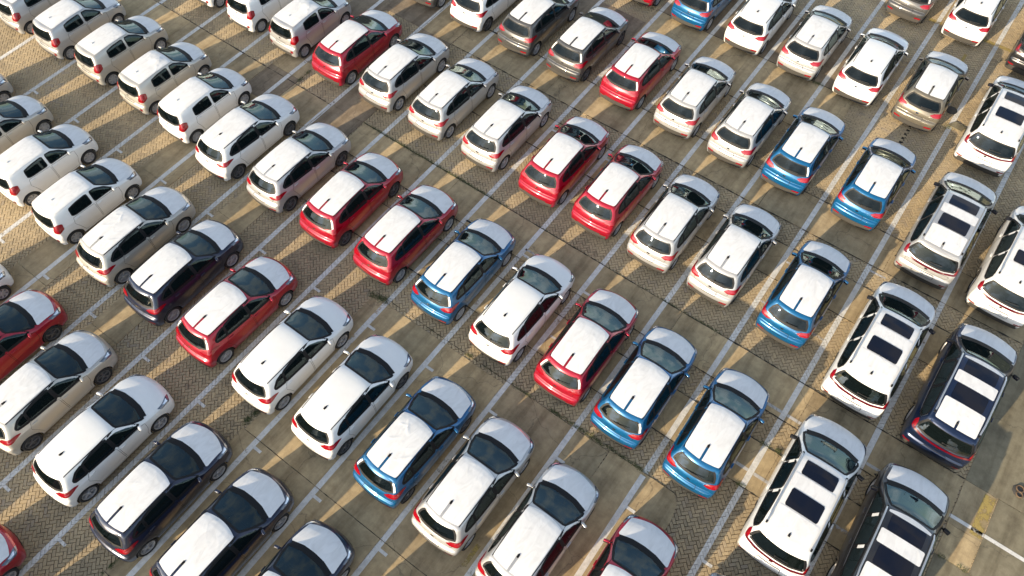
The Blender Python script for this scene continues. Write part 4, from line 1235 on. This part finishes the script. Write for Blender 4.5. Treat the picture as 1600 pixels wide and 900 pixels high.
# ------------------------------------------------------------------ weeds in the joints
def weeds(runs, seed):
    r_ = np.random.default_rng(seed); V = []; Fs = []
    for (x0, y0, x1, y1, n, spread) in runs:
        clumps = r_.uniform(0, 1, max(2, n // 25))
        for _ in range(n):
            t = np.clip(clumps[r_.integers(len(clumps))] + r_.normal(0, .035), 0, 1)
            x = x0 + (x1 - x0) * t + r_.normal(0, spread); y = y0 + (y1 - y0) * t + r_.normal(0, spread)
            h = r_.uniform(.01, .05); a = r_.uniform(0, 6.28); l = r_.uniform(.015, .05); w = r_.uniform(.002, .006)
            dx, dy = math.cos(a), math.sin(a)
            b = len(V)
            V += [(x - dy * w, y + dx * w, .0), (x + dy * w, y - dx * w, .0), (x + dx * l * .6 + dy * w, y + dy * l * .6 - dx * w, h), (x + dx * l * .6 - dy * w, y + dy * l * .6 + dx * w, h), (x + dx * l * 1.3, y + dy * l * 1.3, h * .8)]
            Fs += [(b, b + 1, b + 2, b + 3), (b + 3, b + 2, b + 4)]
    return V, Fs
V, Fs = weeds([(-16.4, 12.84, -9.6, 12.86, 1500, .03), (-3.9, 7.46, -.5, 7.52, 900, .035), (-11.1, 7.25, -10.5, 7.38, 500, .07), (-11.2, 1.6, -11.1, 2.2, 350, .06), (-7.2, 7.4, -4.6, 7.45, 250, .03),
               (1.7, 10.3, 2.4, 10.42, 200, .05), (7.1, 10.34, 7.9, 10.36, 160, .05), (-20.05, 12.9, -20.1, 13.6, 250, .05), (-3.6, 25.15, -1.8, 25.3, 500, .06), (-8, 12.84, -1, 12.86, 400, .02), (-12.8, 7.3, -7, 7.45, 120, .03), (-11.1, -3.7, -11.05, -2.9, 200, .03), (1.6, 8.8, 1.95, 8.85, 120, .04), (1.7, 26.0, 2.4, 26.4, 240, .08)], 3)
wo = link_mesh('weeds', mesh_from('weeds', V, Fs, [G['weed']], False)); wo['kind'] = 'stuff'; wo['label'] = 'low green weeds growing along the slab joints'

# ------------------------------------------------------------------ small things on the ground
def torus_mesh(name, r, t, mat, seg=28):
    return lathe_z([(r + t * math.cos(a), t * math.sin(a)) for a in np.linspace(0, 2 * math.pi, 9)], seg, mat, name)
def lathe_z(prof, seg, mat, name):
    V = []; Fs = []; m = len(prof)
    for i in range(seg):
        a = 2 * math.pi * i / seg
        V += [(q[0] * math.cos(a), q[0] * math.sin(a), q[1]) for q in prof]
    for i in range(seg):
        for k in range(m - 1): Fs.append((i * m + k, ((i + 1) % seg) * m + k, ((i + 1) % seg) * m + k + 1, i * m + k + 1))
    return mesh_from(name, V, Fs, [mat], True)
dr = empty('drain_cover', (1.62, 26.95, .008))
dr['label'] = 'round black drain cover on the bricks beside the bronze hatchback'; dr['category'] = 'drain cover'
link_mesh('cover_plate', lathe_z([(.0, .012), (.15, .012), (.16, .004), (.18, .004), (.19, .0)], 28, G['iron'], 'cover_plate'), dr)
link_mesh('frame_ring', torus_mesh('frame_ring', .20, .014, G['iron']), dr)
ch = link_mesh('broken_concrete_block', slab_mesh([(-.30, -.16), (.25, -.2), (.32, .1), (-.1, .2)], G['lane'], 5), None, (2.05, 26.25, .035))
ch['label'] = 'pale broken concrete block lying behind the bronze hatchback'; ch['category'] = 'concrete block'
px_ = (8.39, 13.43)
ringo = empty('tie_down_ring', (px_[0], px_[1], .012)); ringo['label'] = 'rusty pair of iron rings on the pale lane by the right edge'; ringo['category'] = 'iron ring'
for a, b, s in ((0, .08, .10), (.03, -.10, .085)):
    q = link_mesh('ring', torus_mesh('ring', s, .020, G['rust']), ringo, (a, b, .02))
link_mesh('base_plate', lathe_z([(.0, .006), (.19, .006), (.20, .0)], 9, G['iron'], 'base_plate'), ringo)
print('cars', len(CARS), 'bricks', len(BX), 'objects', len(bpy.data.objects))
